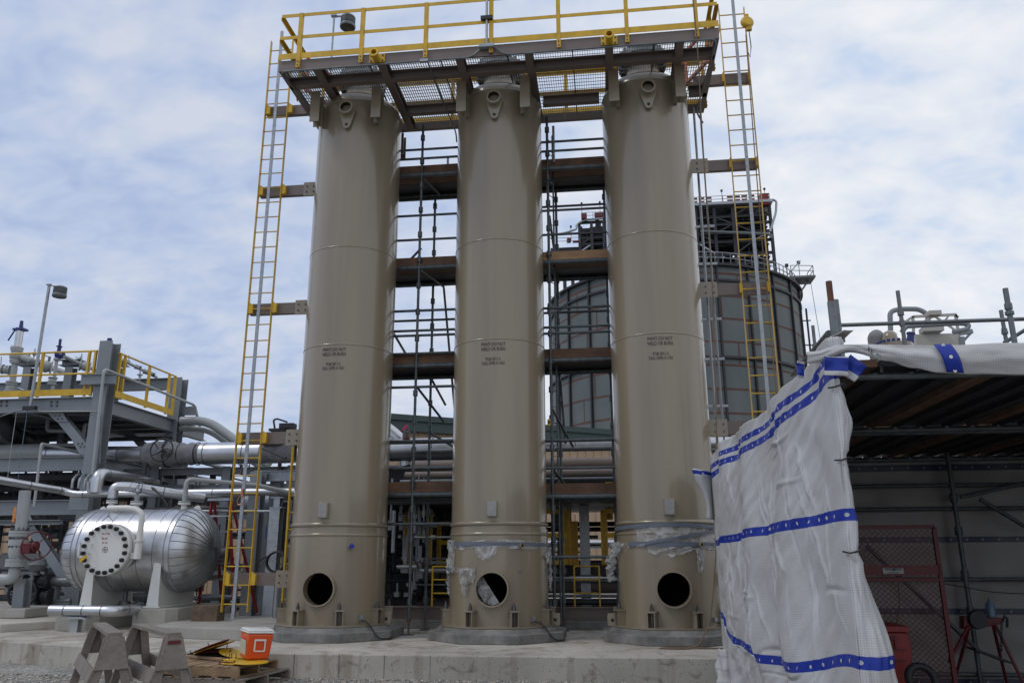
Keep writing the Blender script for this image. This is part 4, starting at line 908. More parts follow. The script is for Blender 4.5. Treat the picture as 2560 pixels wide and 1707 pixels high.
# concrete piers
for k,(x,l) in enumerate(((-6.52,'concrete pier under the right saddle of the silver vessel'),(-7.95,'concrete pier under the left saddle of the silver vessel, behind the pipe stand'))):
    b=MB(); x1=x+.72; y0_=.55; b.poly([(x+.22,y0_,SZ),(x1,y0_,SZ),(x1+.15,y0_+.15,SZ),(x1+.15,2.3,SZ),(x,2.3,SZ),(x,y0_+.22,SZ)],(0,0,.375)); b.build('pier','concrete',smooth=False,bevel=.012,label=l,cat='pier',group='vessel piers')
# drain under the vessel
b=MB(); c=at('B',855,960,Y=1.4); b.tube((c.x,1.4,.45),(c.x,1.4,.1),.04,10); flange(b,V((c.x,1.4,.22)),(0,0,1),.10,.06); b.tube((c.x-.1,1.4,.18),(c.x+.75,1.4,.18),.035,8); b.lathe([(.05,-.1),(.09,0),(.05,.1)],(c.x+.3,1.4,.2),(1,0,0),n=12); b.build('drain_line','dull_galvanized',label='small flanged drain line under the silver vessel',cat='pipe')
# insulated stub line on a T stand
ps=at('X',120,370,Z=SZ); ys=ps.y; xs0=at('B',345,1070,Y=ys).x; xs1=at('B',845,1070,Y=ys).x; zs=zat('B',600,1075,Y=ys); rr=.5*(zat('B',600,1035,Y=ys)-zat('B',600,1112,Y=ys))
pipe('insulated_stub',[(xs0,ys,zs),(xs1-.16,ys,zs-.01),(xs1-.13,ys+.8,zs-.01)],rr,'aluminium','short silver clad pipe lying on a grey stand below the vessel',bend=.16,bands=.33,n=24)
t=thing('pipe_stand',(ps.x,ys,SZ),'grey T shaped steel stand under the short silver pipe','pipe stand')
b=MB(); b.hb((ps.x,ys,SZ+.03),(ps.x,ys,zs-rr-.04),.13,.13,up=(0,1,0)); b.build('post','pale_grey_paint',t)
b=MB(); b.box((ps.x,ys,zs-rr-.03),(.42,.2,.02)); b.box((ps.x,ys,zs-rr-.015+.0),(.26,.12,.02)); b.build('top_plate','pale_grey_paint',t)
b=MB(); b.poly([(ps.x-.28,ys-.12,SZ),(ps.x+.28,ys-.12,SZ),(ps.x+.28,ys+.28,SZ),(ps.x-.28,ys+.28,SZ)],(0,0,.035)); b.build('base_plate','slab_concrete',t)
# long insulated line
zl=zat('Q',1500,985,Y=2.6); rl=.5*(zat('Q',1500,930,Y=2.6)-zat('Q',1500,1040,Y=2.6))
pa=at('B',440,265,Y=2.6); pb_=at('B',0,190,Y=1.2)
pipe('insulated_line',[pb_+(pb_-pa)*.2,pa,(-9.2,2.6,zl),(-3.35,2.6,zl)],rl,'aluminium','long silver clad line crossing behind the vessel and the left ladder',bend=.1,bands=.7,n=18)
pipe('small_line',[at('B',600,200,Y=2.4),at('B',600,285,Y=2.4),at('B',1500,298,Y=2.6),at('B',1640,300,Y=3)],.032,'pale_grey_paint','thin grey line parallel to and just under the long silver clad line',bend=.1)
P=[at('B',650,275,Y=2.45),at('B',668,150,Y=2.45),at('B',700,150,Y=2.6),at('B',1055,210,Y=5.2)]
pipe('insulated_riser',[P[0],P[1]+V((0,0,.02)),P[3]],.12,'aluminium','silver clad elbow rising and turning back right beside the rack column',bend=.22,bands=.5)
b=MB(); 
for i,x in enumerate((495,540,580,615)):
    b.path([at('B',x-6,245,Y=3.2),at('B',x,185,Y=3.2),at('B',x+30,150,Y=3.6),at('B',x+55,150,Y=4.2)],.028,8,bend=.2)
b.build('conduit_bundle','galvanized',label='bundle of bent conduits left of the silver clad elbow',cat='conduit')
b=MB(); c=at('B',550,345,Y=3.4); b.box(c,(.45,.15,.3)); b.build('junction_box','grey_paint',label='grey junction box with looped conduit left of the rack column',cat='junction box')
pipe('strut_rail',[at('B',1130,400,Y=2.4),at('B',1850,402,Y=2.4)],.03,'galvanized','galvanized rail crossing behind the left ladder above the vessel head',cat='rail')
# gate valve at far left
t=thing('gate_valve',at('S',100,1280,Y=1.6),'grey flanged valve with dark red gearbox and handwheel at the left edge','valve')
f=lambda x,y,Y=1.6: at('S',x,y,Y=Y)
MB.k=.72
b=MB(); b.tube(f(275,-60),f(228,370),.145,18); b.build('riser','pale_grey_paint',t)
b=MB(); 
for y,r in ((392,.245),(425,.245),(440,.19),(505,.235),(695,.245),(728,.245),(752,.245)): flange(b,f(212-(y-392)*.12,y),(0,0,1),r,.07 if y!=505 else .16)
b.tube(f(205,440),f(180,740),.155,18); b.lathe([(.16,-.25),(.2,-.1),(.2,.1),(.16,.25)],f(190,580),(0,0,1),n=18); b.build('body','pale_grey_paint',t)
b=MB(); S_=MB()
for k in range(12):
    a=2*PI*k/12
    for y in (392,505,728):
        c=f(212-(y-392)*.12,y)+V((.15*math.cos(a),.15*math.sin(a),0)); b.tube(c-V((0,0,.09)),c+V((0,0,.09)),.017,6)
b.build('studs','bolt_steel',t)
b=MB(); b.path([f(165,750),f(150,900),f(0,900),f(-150,900)],.14,16,bend=.32,seg=8); b.build('elbow','pale_grey_paint',t)
MB.k=1; b=MB(); b.box(f(340,565)+V((0,-.06,0)),(.2,.2,.2)); b.tube(f(410,545)+V((0,-.1,0)),f(440,545)+V((0,-.1,0)),.1,12); b.build('gearbox','dark_red_paint',t,bevel=.015)
wheel(f(468,540)+V((.02,-.2,0)),(1,-.75,-.2),.26,.013,'dark_red_paint',t,3,.1)
b=MB(); b.poly([f(215,125)-V((0,.15,0)),f(240,122)-V((0,.15,0)),f(215,285)-V((0,.15,0)),f(190,285)-V((0,.15,0))],(0,-.004,0)); b.build('sticker','sticker_orange',t)
b=MB(); b.hb(f(135,900)+V((0,.3,0)),V((f(100,1280).x,1.9,SZ+.1)),.22,.22,up=(0,1,0)); b.build('support_post','grey_paint',t)
b=MB(); c=f(60,1330); b.mm((c.x-1.2,1.5,-.06),(c.x+.45,2.6,.10)); b.build('pier','concrete',bevel=.01,smooth=False,label='concrete block under the red geared valve support',cat='pier')
# process piping low at left behind
t=thing('pump_manifold',f(500,1180,3.2),'dark manifold of lines and small valves low behind the brace at left','manifold')
b=MB()
for y,r in ((925,.10),(1135,.05),(1165,.045)): b.tube(f(190,y,3.2),f(770,y+5,3.2),r,10)
for x in (345,600): b.tube(f(x+10,900,3.25),f(x-15,1150,3.25),.11,10)
b.build('pipes','dull_galvanized',t)
b=MB(); 
for x,y in ((470,930),(490,1090),(210,940)): b.lathe([(.0,-.15),(.17,-.15),(.17,-.10),(.10,-.08),(.15,0),(.10,.08),(.17,.1),(.17,.15),(0,.15)],f(x,y,3.1),(1,0,0),n=16)
b.tube(f(500,870,3.1),f(505,780,3.1),.03,8); b.tube(f(500,1000,3.1),f(510,1050,3.1),.03,8); b.build('valves','dark_steel',t)
b=MB(); b.mm((f(160,1300,3.6).x,3.5,SZ),(f(760,1300,3.6).x,3.9,zat('S',300,1210,Y=3.6))); b.build('skid_beam','dark_steel',t)
b=MB(); b.lathe([(0,-.12),(.14,-.12),(.19,0),(.14,.12),(0,.12)],f(400,800,3.0)+V((0,0,.1)),(0,0,1),n=16); b.tube(f(395,690,3),f(395,860,3),.07,10); wheel(f(380,690,3)+V((0,0,.0)),(0,0,1),.18,.012,'dark_steel',t,4,0); b.build('globe_valve','dull_galvanized',t)
wheel(f(240,1060,2.8),(0.2,-1,0),.27,.03,'black_rubber',t,4,.1)
wheel(f(455,940,2.9),(0.2,-1,0),.09,.010,'dark_steel',t,4,.1)
# low beige building behind the rack
b=MB(); z=zat('Q',800,1095,Y=16); b.mm((-34,16,GZ),(-6.2,22,z)); o=b.build('shed_wall','beige_siding',label='low beige building far behind the pipe rack and silver vessel',cat='building')
BASE[o.name]=V(o.location); b=MB()
for i in range(70): b.box((-33.8+i*.4,15.985,(z+GZ)/2),(.05,.03,z-GZ))
b.build('siding_ribs','beige_siding',o); b=MB(); b.mm((-34.1,15.7,z),(-6.1,22.2,z+.12)); b.build('roof','green_trim',o)
b=MB(); b.box(f(480,800,8)+V((0,0,0)),(2.6,.1,.9)); b.box(f(470,1010,8),(2.2,.1,.6)); b.build('white_sheet','white_sheet',label='pale sheeting seen between the low lines left of the silver vessel',cat='sheet')
# ------------------------------------------------------------ between vessel and left tower
t=thing('step_ladder',at('B',1520,1000,Y=2.2),'red fibreglass step ladder standing behind the yellow ladder','step ladder')
f=lambda x,y,Y=2.2: at('B',x,y,Y=Y)
zf=SZ+.165
def to(p,q,zend): p=V(p);q=V(q); return p+(q-p)*((p.z-zend)/(p.z-q.z))
tl,tr=f(1440,330),f(1560,330)
for a,e,y2 in ((tl,f(1395,1000),0),(tr,f(1640,1000),0)):
    b=MB(); e2=V((e.x,e.y-.25,zf)); b.bar(a,e2,.03,.08,up=(0,1,0)); b.build('front_rail','red_paint',t)
    b=MB(); e3=V((e.x,e.y+.75,zf)); b.bar(a+V((0,.1,0)),e3,.03,.07,up=(0,1,0)); b.build('rear_rail','red_paint',t)
b=MB(); b.box((tl+tr)/2+V((0,0,.02)),((tr-tl).length+.08,.2,.05)); b.build('top_cap','galvanized',t)
for k in range(1,7):
    q=k/7.2; a=tl+(V((f(1395,1000).x,2.0,zf))-tl)*q; c=tr+(V((f(1640,1000).x,2.0,zf))-tr)*q; b=MB(); b.box((a+c)/2,((c-a).length,.09,.03)); b.build('step','galvanized',t)
b=MB(); p=at('B',1385,1110,Y=.65); b.box((p.x,.8,zat('B',1385,1110,Y=.75)+.02),(.46,.28,.31)); b.build('plywood_crate','crate_wood',bevel=.008,label='stained plywood crate beside the concrete pier',cat='crate')
b=MB(); b.box((p.x,.545,zat('B',1385,1110,Y=.75)+.02),(.44,.004,.30)); 
# columns near the left tower
def column_at(k,xa,ya,Y,w,ztop,label,m='grey_paint',base=True):
    p=at(k,xa,ya,Y=Y); t=thing('steel_column',(p.x,Y,SZ),label,'column','grey columns left of the left tower'); b=MB(); b.hb((p.x,Y,SZ+.02),(p.x,Y,ztop),w,w,up=(0,1,0)); b.build('shaft',m,t)
    b=MB(); b.box((p.x,Y,SZ+.01),(w*1.7,w*1.7,.03)); b.build('base_plate','concrete',t); return t,p
t,p=column_at('T',215,900,3.0,.25,zat('T',270,300,Y=3.0),'grey column just behind the foot of the left ladder')
t,p=column_at('T',375,900,1.9,.20,zat('T',395,572,Y=1.9),'galvanized support column with cable coil left of the left tower','galvanized')
b=MB(); b.hb((p.x+.02,1.9,zat('T',395,572,Y=1.9)+.02),(p.x+.02,1.9,zat('T',395,490,Y=1.9)),.16,.12,up=(0,1,0)); b.box((p.x+.02,1.9,zat('T',395,495,Y=1.9)),(.24,.2,.02)); b.box((p.x+.02,1.9,zat('T',395,570,Y=1.9)),(.24,.22,.02)); b.build('head','galvanized',t)
t,p=column_at('T',345,1150,3.4,.22,zat('T',350,330,Y=3.4),'grey column farther back between ladder and left tower')
b=MB(); q=at('T',380,330,Y=3.2); b.hb((at('T',240,300,Y=3.2).x,3.2,q.z),(-3.3,3.2,q.z),.22,.14); b.build('beam','galvanized',label='galvanized beam under the big line left of the left tower',cat='beam')
b=MB(); c0=at('T',270,1000,Y=3.8); z1=zat('T',300,600,Y=3.8); x0,x1=at('T',245,900,Y=3.8).x,at('T',345,900,Y=3.8).x; b.mm((x0,3.8,SZ),(x1,4.3,z1)); o=b.build('louvre_cabinet','grey_paint',label='tall grey ribbed cabinet behind the left ladder',cat='cabinet')
BASE[o.name]=V(o.location); b=MB()
for i in range(14): b.box((x0+.04+(x1-x0-.08)*i/13,3.79,(z1+SZ)/2),(.02,.02,z1-SZ-.1))
b.build('ribs','grey_paint',o); b=MB(); b.box(at('T',320,750,Y=3.76),(.03,.01,.28)); b.build('blue_label','blue_plastic',o)
b=MB(); c=at('T',395,975,Y=1.55)
for k in range(5): b.torus(c+V((0,-.05+k*.022,0)),(.1,-1,.1),.17+.008*(k%3),.014,36,8)
b.build('cable_coil','black_rubber',label='coiled black cable hanging by the left tower',cat='cable')
b=MB(); b.path([at('T',330,935,Y=1.6),at('T',260,960,Y=1.6),at('T',235,1050,Y=1.6),at('T',232,1200,Y=1.7)],.018,8,bend=.15); b.build('hose','black_rubber',label='black hose looping from the cable coil',cat='hose')
b=MB(); x=at('T',398,1200,Y=1.5).x; b.tube((x,1.5,SZ),(x,1.5,.75),.045,10); b.build('bollard_pipe','galvanized',label='short galvanized pipe post at the foot of the left tower',cat='post')
t=thing('cat_ladder',(-3.55,1.3,SZ),'narrow olive yellow ladder behind the left edge of the left tower','ladder'); xx=at('T',480,700,Y=1.3).x; zz=zat('T',480,110,Y=1.3)
b=MB(); b.bar((xx,1.3,SZ),(xx,1.3,zz),.03,.06,up=(0,1,0)); b.bar((xx+.42,1.3,SZ),(xx+.42,1.3,zz),.03,.06,up=(0,1,0)); 
b.build('side_rails','yellow_paint',t); z=SZ+.2
while z<zz: b=MB(); b.tube((xx,1.3,z),(xx+.42,1.3,z),.012,6); b.build('rung','yellow_paint',t); z+=.3
b=MB(); b.mm((-3.55,1.75,SZ),(-3.3,1.95,3.0)); b.build('brown_post','brown_paint',label='brown steel post hidden behind the left tower edge',cat='post')
b=MB(); P=[at('T',310,85,Y=2.6),at('T',330,130,Y=2.6)]; c=at('T',385,150,Y=2.8); rows=[]
for i in range(21):
    s=i/20; x=c.x-.28+.75*s; r=.20+.03*noise.noise(V((s*6,0,0))); rows.append([V((x,2.8+r*(1+.1*noise.noise(V((x*5,math.cos(a*PI/8),math.sin(a*PI/8)))))*math.cos(a*PI/8),c.z+r*(1+.1*noise.noise(V((x*5,math.cos(a*PI/8)*2,math.sin(a*PI/8)*2))))*math.sin(a*PI/8))) for a in range(17)])
b.grid(rows); b.build('jacketed_valve','insulation_cloth',fix=False,label='second valve in a grey insulation jacket just left of the left tower',cat='valve')
b=MB(); c=at('T',320,75,Y=2.7); b.lathe([(0,-.02),(.22,-.02),(.22,.02),(0,.02)],at('T',375,90,Y=2.7),(0,0,1),n=20); b.path([at('Q',1690,340,Y=2.4),at('Q',2060,490,Y=2.2)],.022,8); b.box(at('Q',1950,85,Y=2.5),(.35,.15,.05)); b.path([at('Q',1900,70,Y=2.5),at('Q',1880,-60,Y=2.5),at('Q',1930,-80,Y=2.5),at('Q',2080,-30,Y=2.5)],.02,6,bend=.05);b.box(at('Q',2090,30,Y=2.5),(.3,.2,.1)); b.build('gauge_assembly','dark_steel',label='dark instrument head and tubing on top of the second jacketed valve',cat='instrument')
b=MB(); wheel_c=at('Q',1410,600,Y=4.2); t=thing('line_valve',wheel_c,'black handwheel of a valve below the big line, seen through the left ladder','valve'); wheel(wheel_c,(0,-1,.4),.2,.014,'black_rubber',t,5,.7)
b=MB(); b.tube(at('Q',1500,1140,Y=4),at('Q',1870,1140,Y=4),.19,20); b.lathe([(0,0),(.1,.03),(.19,.12)],at('Q',1500,1140,Y=4)-V((.12,0,0)),(1,0,0),n=20); b.build('drum','grey_paint',label='grey round-ended drum behind the left ladder',cat='drum')
# ------------------------------------------------------------ scaffolds between the towers
YN,YF=.36,1.28
def coupler(b,p): b.tube(V(p)-V((0,0,.05)),V(p)+V((0,0,.05)),.042,10)
def scaffold(xa,xb,stN,stF,label,decks,railsN,railsF,extra=None,low=True):
    t=thing('scaffold',((xa+xb)/2,YN,SZ),label,'scaffold','scaffolds between the towers')
    zs=[z for z in railsN]
    for x,y,z1 in [(x,YN,8.95) for x in stN]+[(x,YF,8.3) for x in stF]:
        b=MB(); b.tube((x,y,SZ+.25),(x,y,z1),.0245,10)
        z=SZ+.5
        while z<z1-.2: coupler(b,(x,y,z)); z+=.493
        st=b.build('standard','scaffold_steel',t)
        b=MB(); b.tube((x,y,SZ+.01),(x,y,SZ+.3),.018,8); b.box((x,y,SZ+.006),(.16,.16,.01)); b.tube((x,y,SZ+.20),(x,y,SZ+.24),.04,8); b.build('base_jack','rusty_steel',st)
    def ends(y):
        if xa<0: a=(-TX+math.sqrt(max(0,TR*TR-y*y))+.01) if y<.74 else -2.55
        else: a=math.sqrt(max(0,TR*TR-y*y))+.01 if y<.74 else .35
        if xb<0: c=-math.sqrt(max(0,TR*TR-y*y))-.01 if y<.74 else -.35
        else: c=TX-math.sqrt(max(0,TR*TR-y*y))-.01 if y<.74 else 2.35
        return a,c
    fa,fb=ends(YF)
    for z in railsN: b=MB(); b.tube((xa,YN,z),(xb,YN,z),.024,8); b.build('ledger','scaffold_steel',t)
    for z in railsF: b=MB(); b.tube((fa,YF,z),(fb,YF,z),.024,8); b.build('ledger','scaffold_steel',t)
    for z,new in decks:
        b=MB(); b.tube((xa,YN+.02,z-.06),(xb,YN+.02,z-.06),.045,12); b.tube((fa,YF,z-.06),(fb,YF,z-.06),.045,12); b.build('deck_ledger','scaffold_steel',t)
        n=4; w=(YF-YN)/n
        for k in range(n):
            ea,eb=ends(YN+w*(k+.5)); b=MB(); b.bar((ea,YN+w*(k+.5),z+.0),(eb,YN+w*(k+.5),z+.0),w-.012,.045); b.build('deck_plank',('new_wood' if new and k==0 else 'plank_wood') if k<2 else 'dark_steel',t)
        b=MB(); b.bar((xa,YN+.07,z+.09),(xb,YN+.07,z+.09),.035,.13); b.build('toe_board','plank_wood' if not new else 'new_wood',t)
        b=MB(); b.bar((fa,YF-.03,z+.09),(fb,YF-.03,z+.09),.035,.13); b.build('toe_board','plank_wood',t)
    return t
xa,xb=-1.97,-.66
s1=scaffold(xa,xb,[-1.52],[-1.46],'scaffold tower filling the gap between the left and middle towers',[(7.98,0),(6.13,0),(4.30,0),(2.08,0)],[8.44,8.25,7.09,6.61,5.25,4.88,4.79,4.46,3.86,2.92,2.46,1.54],[7.85,6.56,5.35,3.02,2.55])
def diag(t,p,q,r=.022): b=MB(); b.tube(p,q,r,8); b.build('brace','scaffold_steel',t)
diag(s1,(-1.50,YN+.03,6.45),(-1.95,YN+.3,6.15)); diag(s1,(-1.95,YN,4.85),(-1.70,YN+.1,4.42)); diag(s1,(-1.49,YN+.02,3.85),(-1.2,YF,3.4)); diag(s1,(-1.40,YF-.2,4.15),(-1.15,YF-.1,3.68)); diag(s1,(-1.25,YF,5.98),(-.93,YF,2.95)); diag(s1,(-1.46,YF,3.2),(-.95,YF,2.9)); diag(s1,(-1.48,YN+.05,7.85),(-1.33,YF,7.9)); diag(s1,(-1.46,YN,6),(-1.25,YF,6)); diag(s1,(-1.45,YF,2.3),(-.8,YF+.3,1.75))
b=MB(); b.tube((-1.22,YF,8.0),(-1.22,YF,8.75),.024,8); coupler(b,(-1.22,YF,8.15)); b.build('standard','galvanized',s1)
xa,xb=.66,1.97
s2=scaffold(xa,xb,[.84],[.93,1.86],'scaffold tower filling the gap between the middle and right towers',[(7.95,0),(6.12,1),(4.32,0),(2.02,0)],[8.43,8.24,7.05,6.58,5.2,4.85,4.74,2.88,2.42,1.0],[7.55,5.4,3.0,2.52,2.32])
b=MB()
z=SZ+.3
while z<8.6: b.tube((.84,YN,z),(.92,YN+.25,z+.03),.008,5); z+=.28
for x,y in ((.84,YN+.05),(.92,YN+.26)): b.tube((x,y,SZ+.2),(x,y,8.7),.017,8)
b.build('ladder_beam','scaffold_steel',s2)
b=MB(); b.tube((.96,YN,8.0),(.96,YN,8.75),.024,8); b.build('standard','galvanized',s2)
diag(s2,(.95,YF,4.1),(1.02,YF,2.95)); diag(s2,(.86,YN,6.95),(.95,YF,5.98)); diag(s2,(.86,YN,3.4),(1.15,YF,2.9)); diag(s2,(.86,YN,2.4),(1.2,YF,1.95))
for x,z in ((-.70,3.0),(.80,3.18)):
    b=MB(); b.box((x,YN-.05,z),(.055,.012,.11)); o=b.build('inspection_tag','yellow_paint',bevel=.004,label='yellow scaffold tag with black disc %s the middle tower'%('left of' if x<0 else 'right of'),cat='tag',group='scaffold tags'); BASE[o.name]=V(o.location); b=MB(); b.lathe([(0,0),(.02,0)],(x,YN-.058,z),(0,-1,0),n=14); b.build('disc','black_void',o,fix=False)
# the whole lower level behind the towers: skid with yellow frames, pipework and pumps
def gx(k,x,y,Y): return at(k,x,y,Y=Y)
t=thing('equipment_skid',(0,1.6,-.05),'brown steel skid carrying pipework behind the three towers','skid')
b=MB(); b.hb((-2.4,1.62,.06),(4.5,1.62,.06),.21,.12); b.hb((-2.4,4.6,.06),(4.5,4.6,.06),.21,.12); b.build('base_beam','brown_paint',t)
b=MB(); b.hb((-2.3,4.4,zat('J',950,800,Y=4.4)),(4.5,4.4,zat('J',950,800,Y=4.4)),.40,.2); b.build('frame_beam','brown_paint',t)
for z,m,r,y in ((zat('J',950,870,Y=3.2),'aluminium',.06,3.2),(zat('J',950,895,Y=3.0),'dull_galvanized',.035,3.0),(zat('J',950,935,Y=3.4),'brown_paint',.15,3.4),(zat('J',950,1030,Y=2.6),'dull_galvanized',.03,2.6),(zat('J',950,1085,Y=2.6),'dark_steel',.05,2.6),(zat('J',950,985,Y=3.6),'dull_galvanized',.04,3.6),(zat('J',950,390,Y=5),'dark_steel',.05,5),(zat('J',950,437,Y=5),'dark_steel',.05,5),(zat('J',950,570,Y=7),'aluminium',.10,7)):
    b=MB(); b.tube((.3,y,z),(2.7,y,z),r,12); b.tube((-1.2,y,z),(.3,y,z),r,12); b.build('skid_pipe',m,t)
# yellow upright frames
def yframe(k,xs,ytop,ybot,Y,mids,label,w=.18):
    t=thing('yellow_portal',gx(k,xs[0],ybot,Y),label,'frame','yellow steel frames behind the towers')
    p=[gx(k,x,ytop,Y) for x in xs]; zb=gx(k,xs[0],ybot,Y).z
    for q in p: b=MB(); b.hb((q.x,Y,zb),(q.x,Y,q.z),w,w,up=(1,0,0)); b.build('upright','yellow_paint',t)
    for m in mids: z=gx(k,xs[0],m,Y).z; b=MB(); b.bar((p[0].x,Y-.01,z),(p[1].x,Y-.01,z),.08,.085); b.build('crossbar','yellow_paint',t)
    return t
yframe('V',(350,585),165,750,2.9,(185,440,722),'yellow upright frame seen between the left and middle towers',.11)
yframe('J',(560,770),265,755,2.9,(280,492,730),'yellow upright frame right behind the middle tower',.13)
yframe('J',(1100,1280),262,755,2.9,(275,490,730),'yellow upright frame left behind the right tower',.13)
yframe('V',(690,860),290,750,3.6,(300,505,722),'smaller yellow frame deeper behind the middle tower',.08)
b=MB(); q=gx('J',828,365,3.1); b.hb((q.x,3.1,gx('J',828,755,3.1).z),(q.x,3.1,q.z),.18,.18,up=(1,0,0)); b.build('yellow_post','yellow_paint',label='short yellow channel post beside the frame behind the middle tower',cat='post')
for x in (718,1148):
    q=gx('H',x+970 if x<800 else 2135,1350,4.2); b=MB(); b.tube((q.x,4.2,1.75),(q.x,4.2,2.62),.07,12); b.build('yellow_pipe','yellow_paint',label='yellow round post above the %s yellow frame'%('left' if x<800 else 'right'),cat='post',group='yellow round posts')
t=thing('small_guard_rail',gx('J',840,1125,2.2),'thin yellow handrail frame in the gap between middle and right towers','guard rail')
for x in (838,1060): b=MB(); p=gx('J',x,765,2.2); b.bar((p.x,2.2,gx('J',x,1125,2.2).z),p,.028,.028,up=(0,1,0)); b.build('post','yellow_paint',t)
for y in (765,885,1005): b=MB(); b.tube(gx('J',838,y,2.2),gx('J',1060,y,2.2),.013,8); b.build('rail','yellow_paint',t)
t=thing('small_guard_rail',gx('V',615,1190,2.2),'thin yellow handrail frame in the gap between left and middle towers','guard rail')
b=MB(); p=gx('V',618,765,2.2); b.bar((p.x,2.2,gx('V',612,1190,2.2).z),p,.028,.028,up=(0,1,0)); b.build('post','yellow_paint',t)
for y in (765,908,1055): b=MB(); b.tube(gx('V',618,y,2.2),gx('V',618,y,2.2)+V((.9,0,0)),.013,8); b.build('rail','yellow_paint',t)
# galvanized column
q=gx('J',925,210,3.3); b=MB(); b.hb((q.x,3.3,-.05),(q.x,3.3,1.98),.19,.19,up=(0,1,0)); b.build('steel_column','galvanized',label='galvanized column between the two yellow frames right of the middle tower',cat='column')
# dark machinery modules and their piping
b=MB(); rn=random.Random(11)
def clutter(x0,x1,y0,y1,z0,z1,n,b):
    for i in range(n):
        x,y,z=rn.uniform(x0,x1),rn.uniform(y0,y1),rn.uniform(z0,z1); r=rn.choice([.010,.015,.02,.035]); L_=rn.uniform(.2,.9); d=rn.choice([V((1,0,0)),V((0,0,1)),V((0,0,1)),V((0,1,0))])
        p=V((x,y,z)); q=p+d*L_; b.tube(p,q,r,8)
        if rn.random()<.45: b.lathe([(0,-.04),(r*2.2,-.04),(r*2.2,.04),(0,.04)],p+d*L_*.5,d,n=12)
        if rn.random()<.25: b.box(p,(rn.uniform(.05,.14),.1,rn.uniform(.06,.18)))
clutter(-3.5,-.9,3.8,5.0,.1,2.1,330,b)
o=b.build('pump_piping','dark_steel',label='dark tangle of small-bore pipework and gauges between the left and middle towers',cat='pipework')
b=MB(); clutter(.55,1.0,3.2,4.2,.3,1.7,60,b); clutter(2.05,2.5,3.2,4.2,.3,1.7,70,b); b.build('pump_piping','dull_galvanized',label='small-bore pipework beside the yellow frames right of the middle tower',cat='pipework')
b=MB(); clutter(-2.4,-1.75,2.2,3,.2,1.9,60,b); b.build('instrument_tubing','galvanized',label='bright instrument tubing behind the scaffold leg left of the middle tower',cat='tubing')
# added low roof and back panel, put in to keep the lower level dark
t=thing('shade_roof',(-1,5,SZ),'added low dark roof and panel shading the skid behind the towers','shade roof')
b=MB(); b.mm((-3.9,2.2,1.98),(4.2,5.6,2.06)); b.build('shade_deck','dark_steel',t)
b=MB(); b.mm((-5.2,5.7,SZ),(-1.0,5.8,2.0)); b.build('shade_panel','dark_steel',t)  # added dark panel, stands in for shade over the bright slab beyond
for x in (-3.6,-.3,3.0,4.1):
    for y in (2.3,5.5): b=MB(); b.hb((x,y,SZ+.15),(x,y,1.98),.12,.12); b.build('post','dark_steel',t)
# upper pipe bridge seen through the gaps
for z,y,m,r,l in ((2.86,3.8,'brown_paint',.14,'wide brown line under the big clad line behind the scaffold'),(3.22,4.0,'dull_galvanized',.05,'thin grey line just under the big clad line'),(2.62,3.3,'brown_paint',.09,'brown line on the pipe bridge behind the scaffold'),(2.46,2.9,'dull_galvanized',.05,'grey line on the pipe bridge behind the scaffold')):
    b=MB(); b.tube((-2.4,y,z),(2.8,y,z),r,12); b.build('bridge_line',m,label=l,cat='pipe')
b=MB(); b.hb((-3.5,4.6,2.35),(3.6,4.6,2.35),.3,.2); b.hb((-3.5,3.0,2.30),(3.6,3.0,2.30),.1,.3); b.hb((-3.5,5.2,2.75),(3.6,5.2,2.75),.55,.2); b.build('bridge_beam','dark_steel',label='dark beams of the pipe bridge behind the scaffold',cat='beam')
b=MB(); P=[gx('H',120,920,4.9),gx('H',255,1000,4.9)+V((0,0,-.1))]; b.path([P[0]-V((.8,0,-.5)),P[0],P[1],P[1]+V((.1,0,-.5))],.17,16,bend=.2); b.build('insulated_branch','aluminium',label='silver clad branch dropping onto the big line right of the left tower',cat='pipe')
b=MB(); q=gx('H',280,870,4.6); b.tube(gx('H',280,1000,4.6),q,.045,10); b.lathe([(.05,-.1),(.09,-.08),(.09,.08),(.05,.1)],gx('H',278,960,4.6),(0,0,1),n=12); o=b.build('vent_valve','rusty_steel',label='small rusty vent valve with pink ribbon on top of the big line',cat='valve')
BASE[o.name]=V(o.location); b=MB(); b.poly([q+V((-.1,-.1,-.13)),q+V((.02,-.1,.02)),q+V((.06,-.1,-.02)),q+V((-.02,-.1,-.1))],(0,.01,0)); b.build('pink_ribbon','hot_pink',o)
# ------------------------------------------------------------ beige building with green eaves
def wall_seg(p,q,z0,z1,th,b): 
    d=(V(q)-V(p)); n=V((d.y,-d.x,0)).normalized()*th; p=V((p[0],p[1],z0));q=V((q[0],q[1],z0)); b.poly([p,q,q-n,p-n],(0,0,z1-z0))
A1=at('H',-150,765,Z=7.); A2=at('H',4200,1075,Z=7.)
t=thing('beige_building',((A1.x+A2.x)/2,(A1.y+A2.y)/2,GZ),'long beige metal building with dark green eaves behind the towers','building')
z8=zat('H',135,850,Y=A1.y+1)
b=MB(); wall_seg(A1,A2,GZ,6.9,6,b); b.build('wall','beige_siding',t)
b=MB(); d=(A2-A1).normalized(); n=V((d.y,-d.x,0)); L_=(A2-A1).length
for i in range(int(L_/.45)): p=A1+d*(i*.45)+n*.01; b.bar(V((p.x,p.y,GZ)),V((p.x,p.y,6.3)),.05,.05)
b.build('siding_ribs','beige_siding',t)
b=MB(); e1,e2=A1-d*.5+n*.35,A2+n*.35; wall_seg(e1,e2,6.35,6.95,.6,b); wall_seg(e1+n*.12,e2+n*.12,6.8,7.03,.3,b); b.build('eaves','green_trim',t)
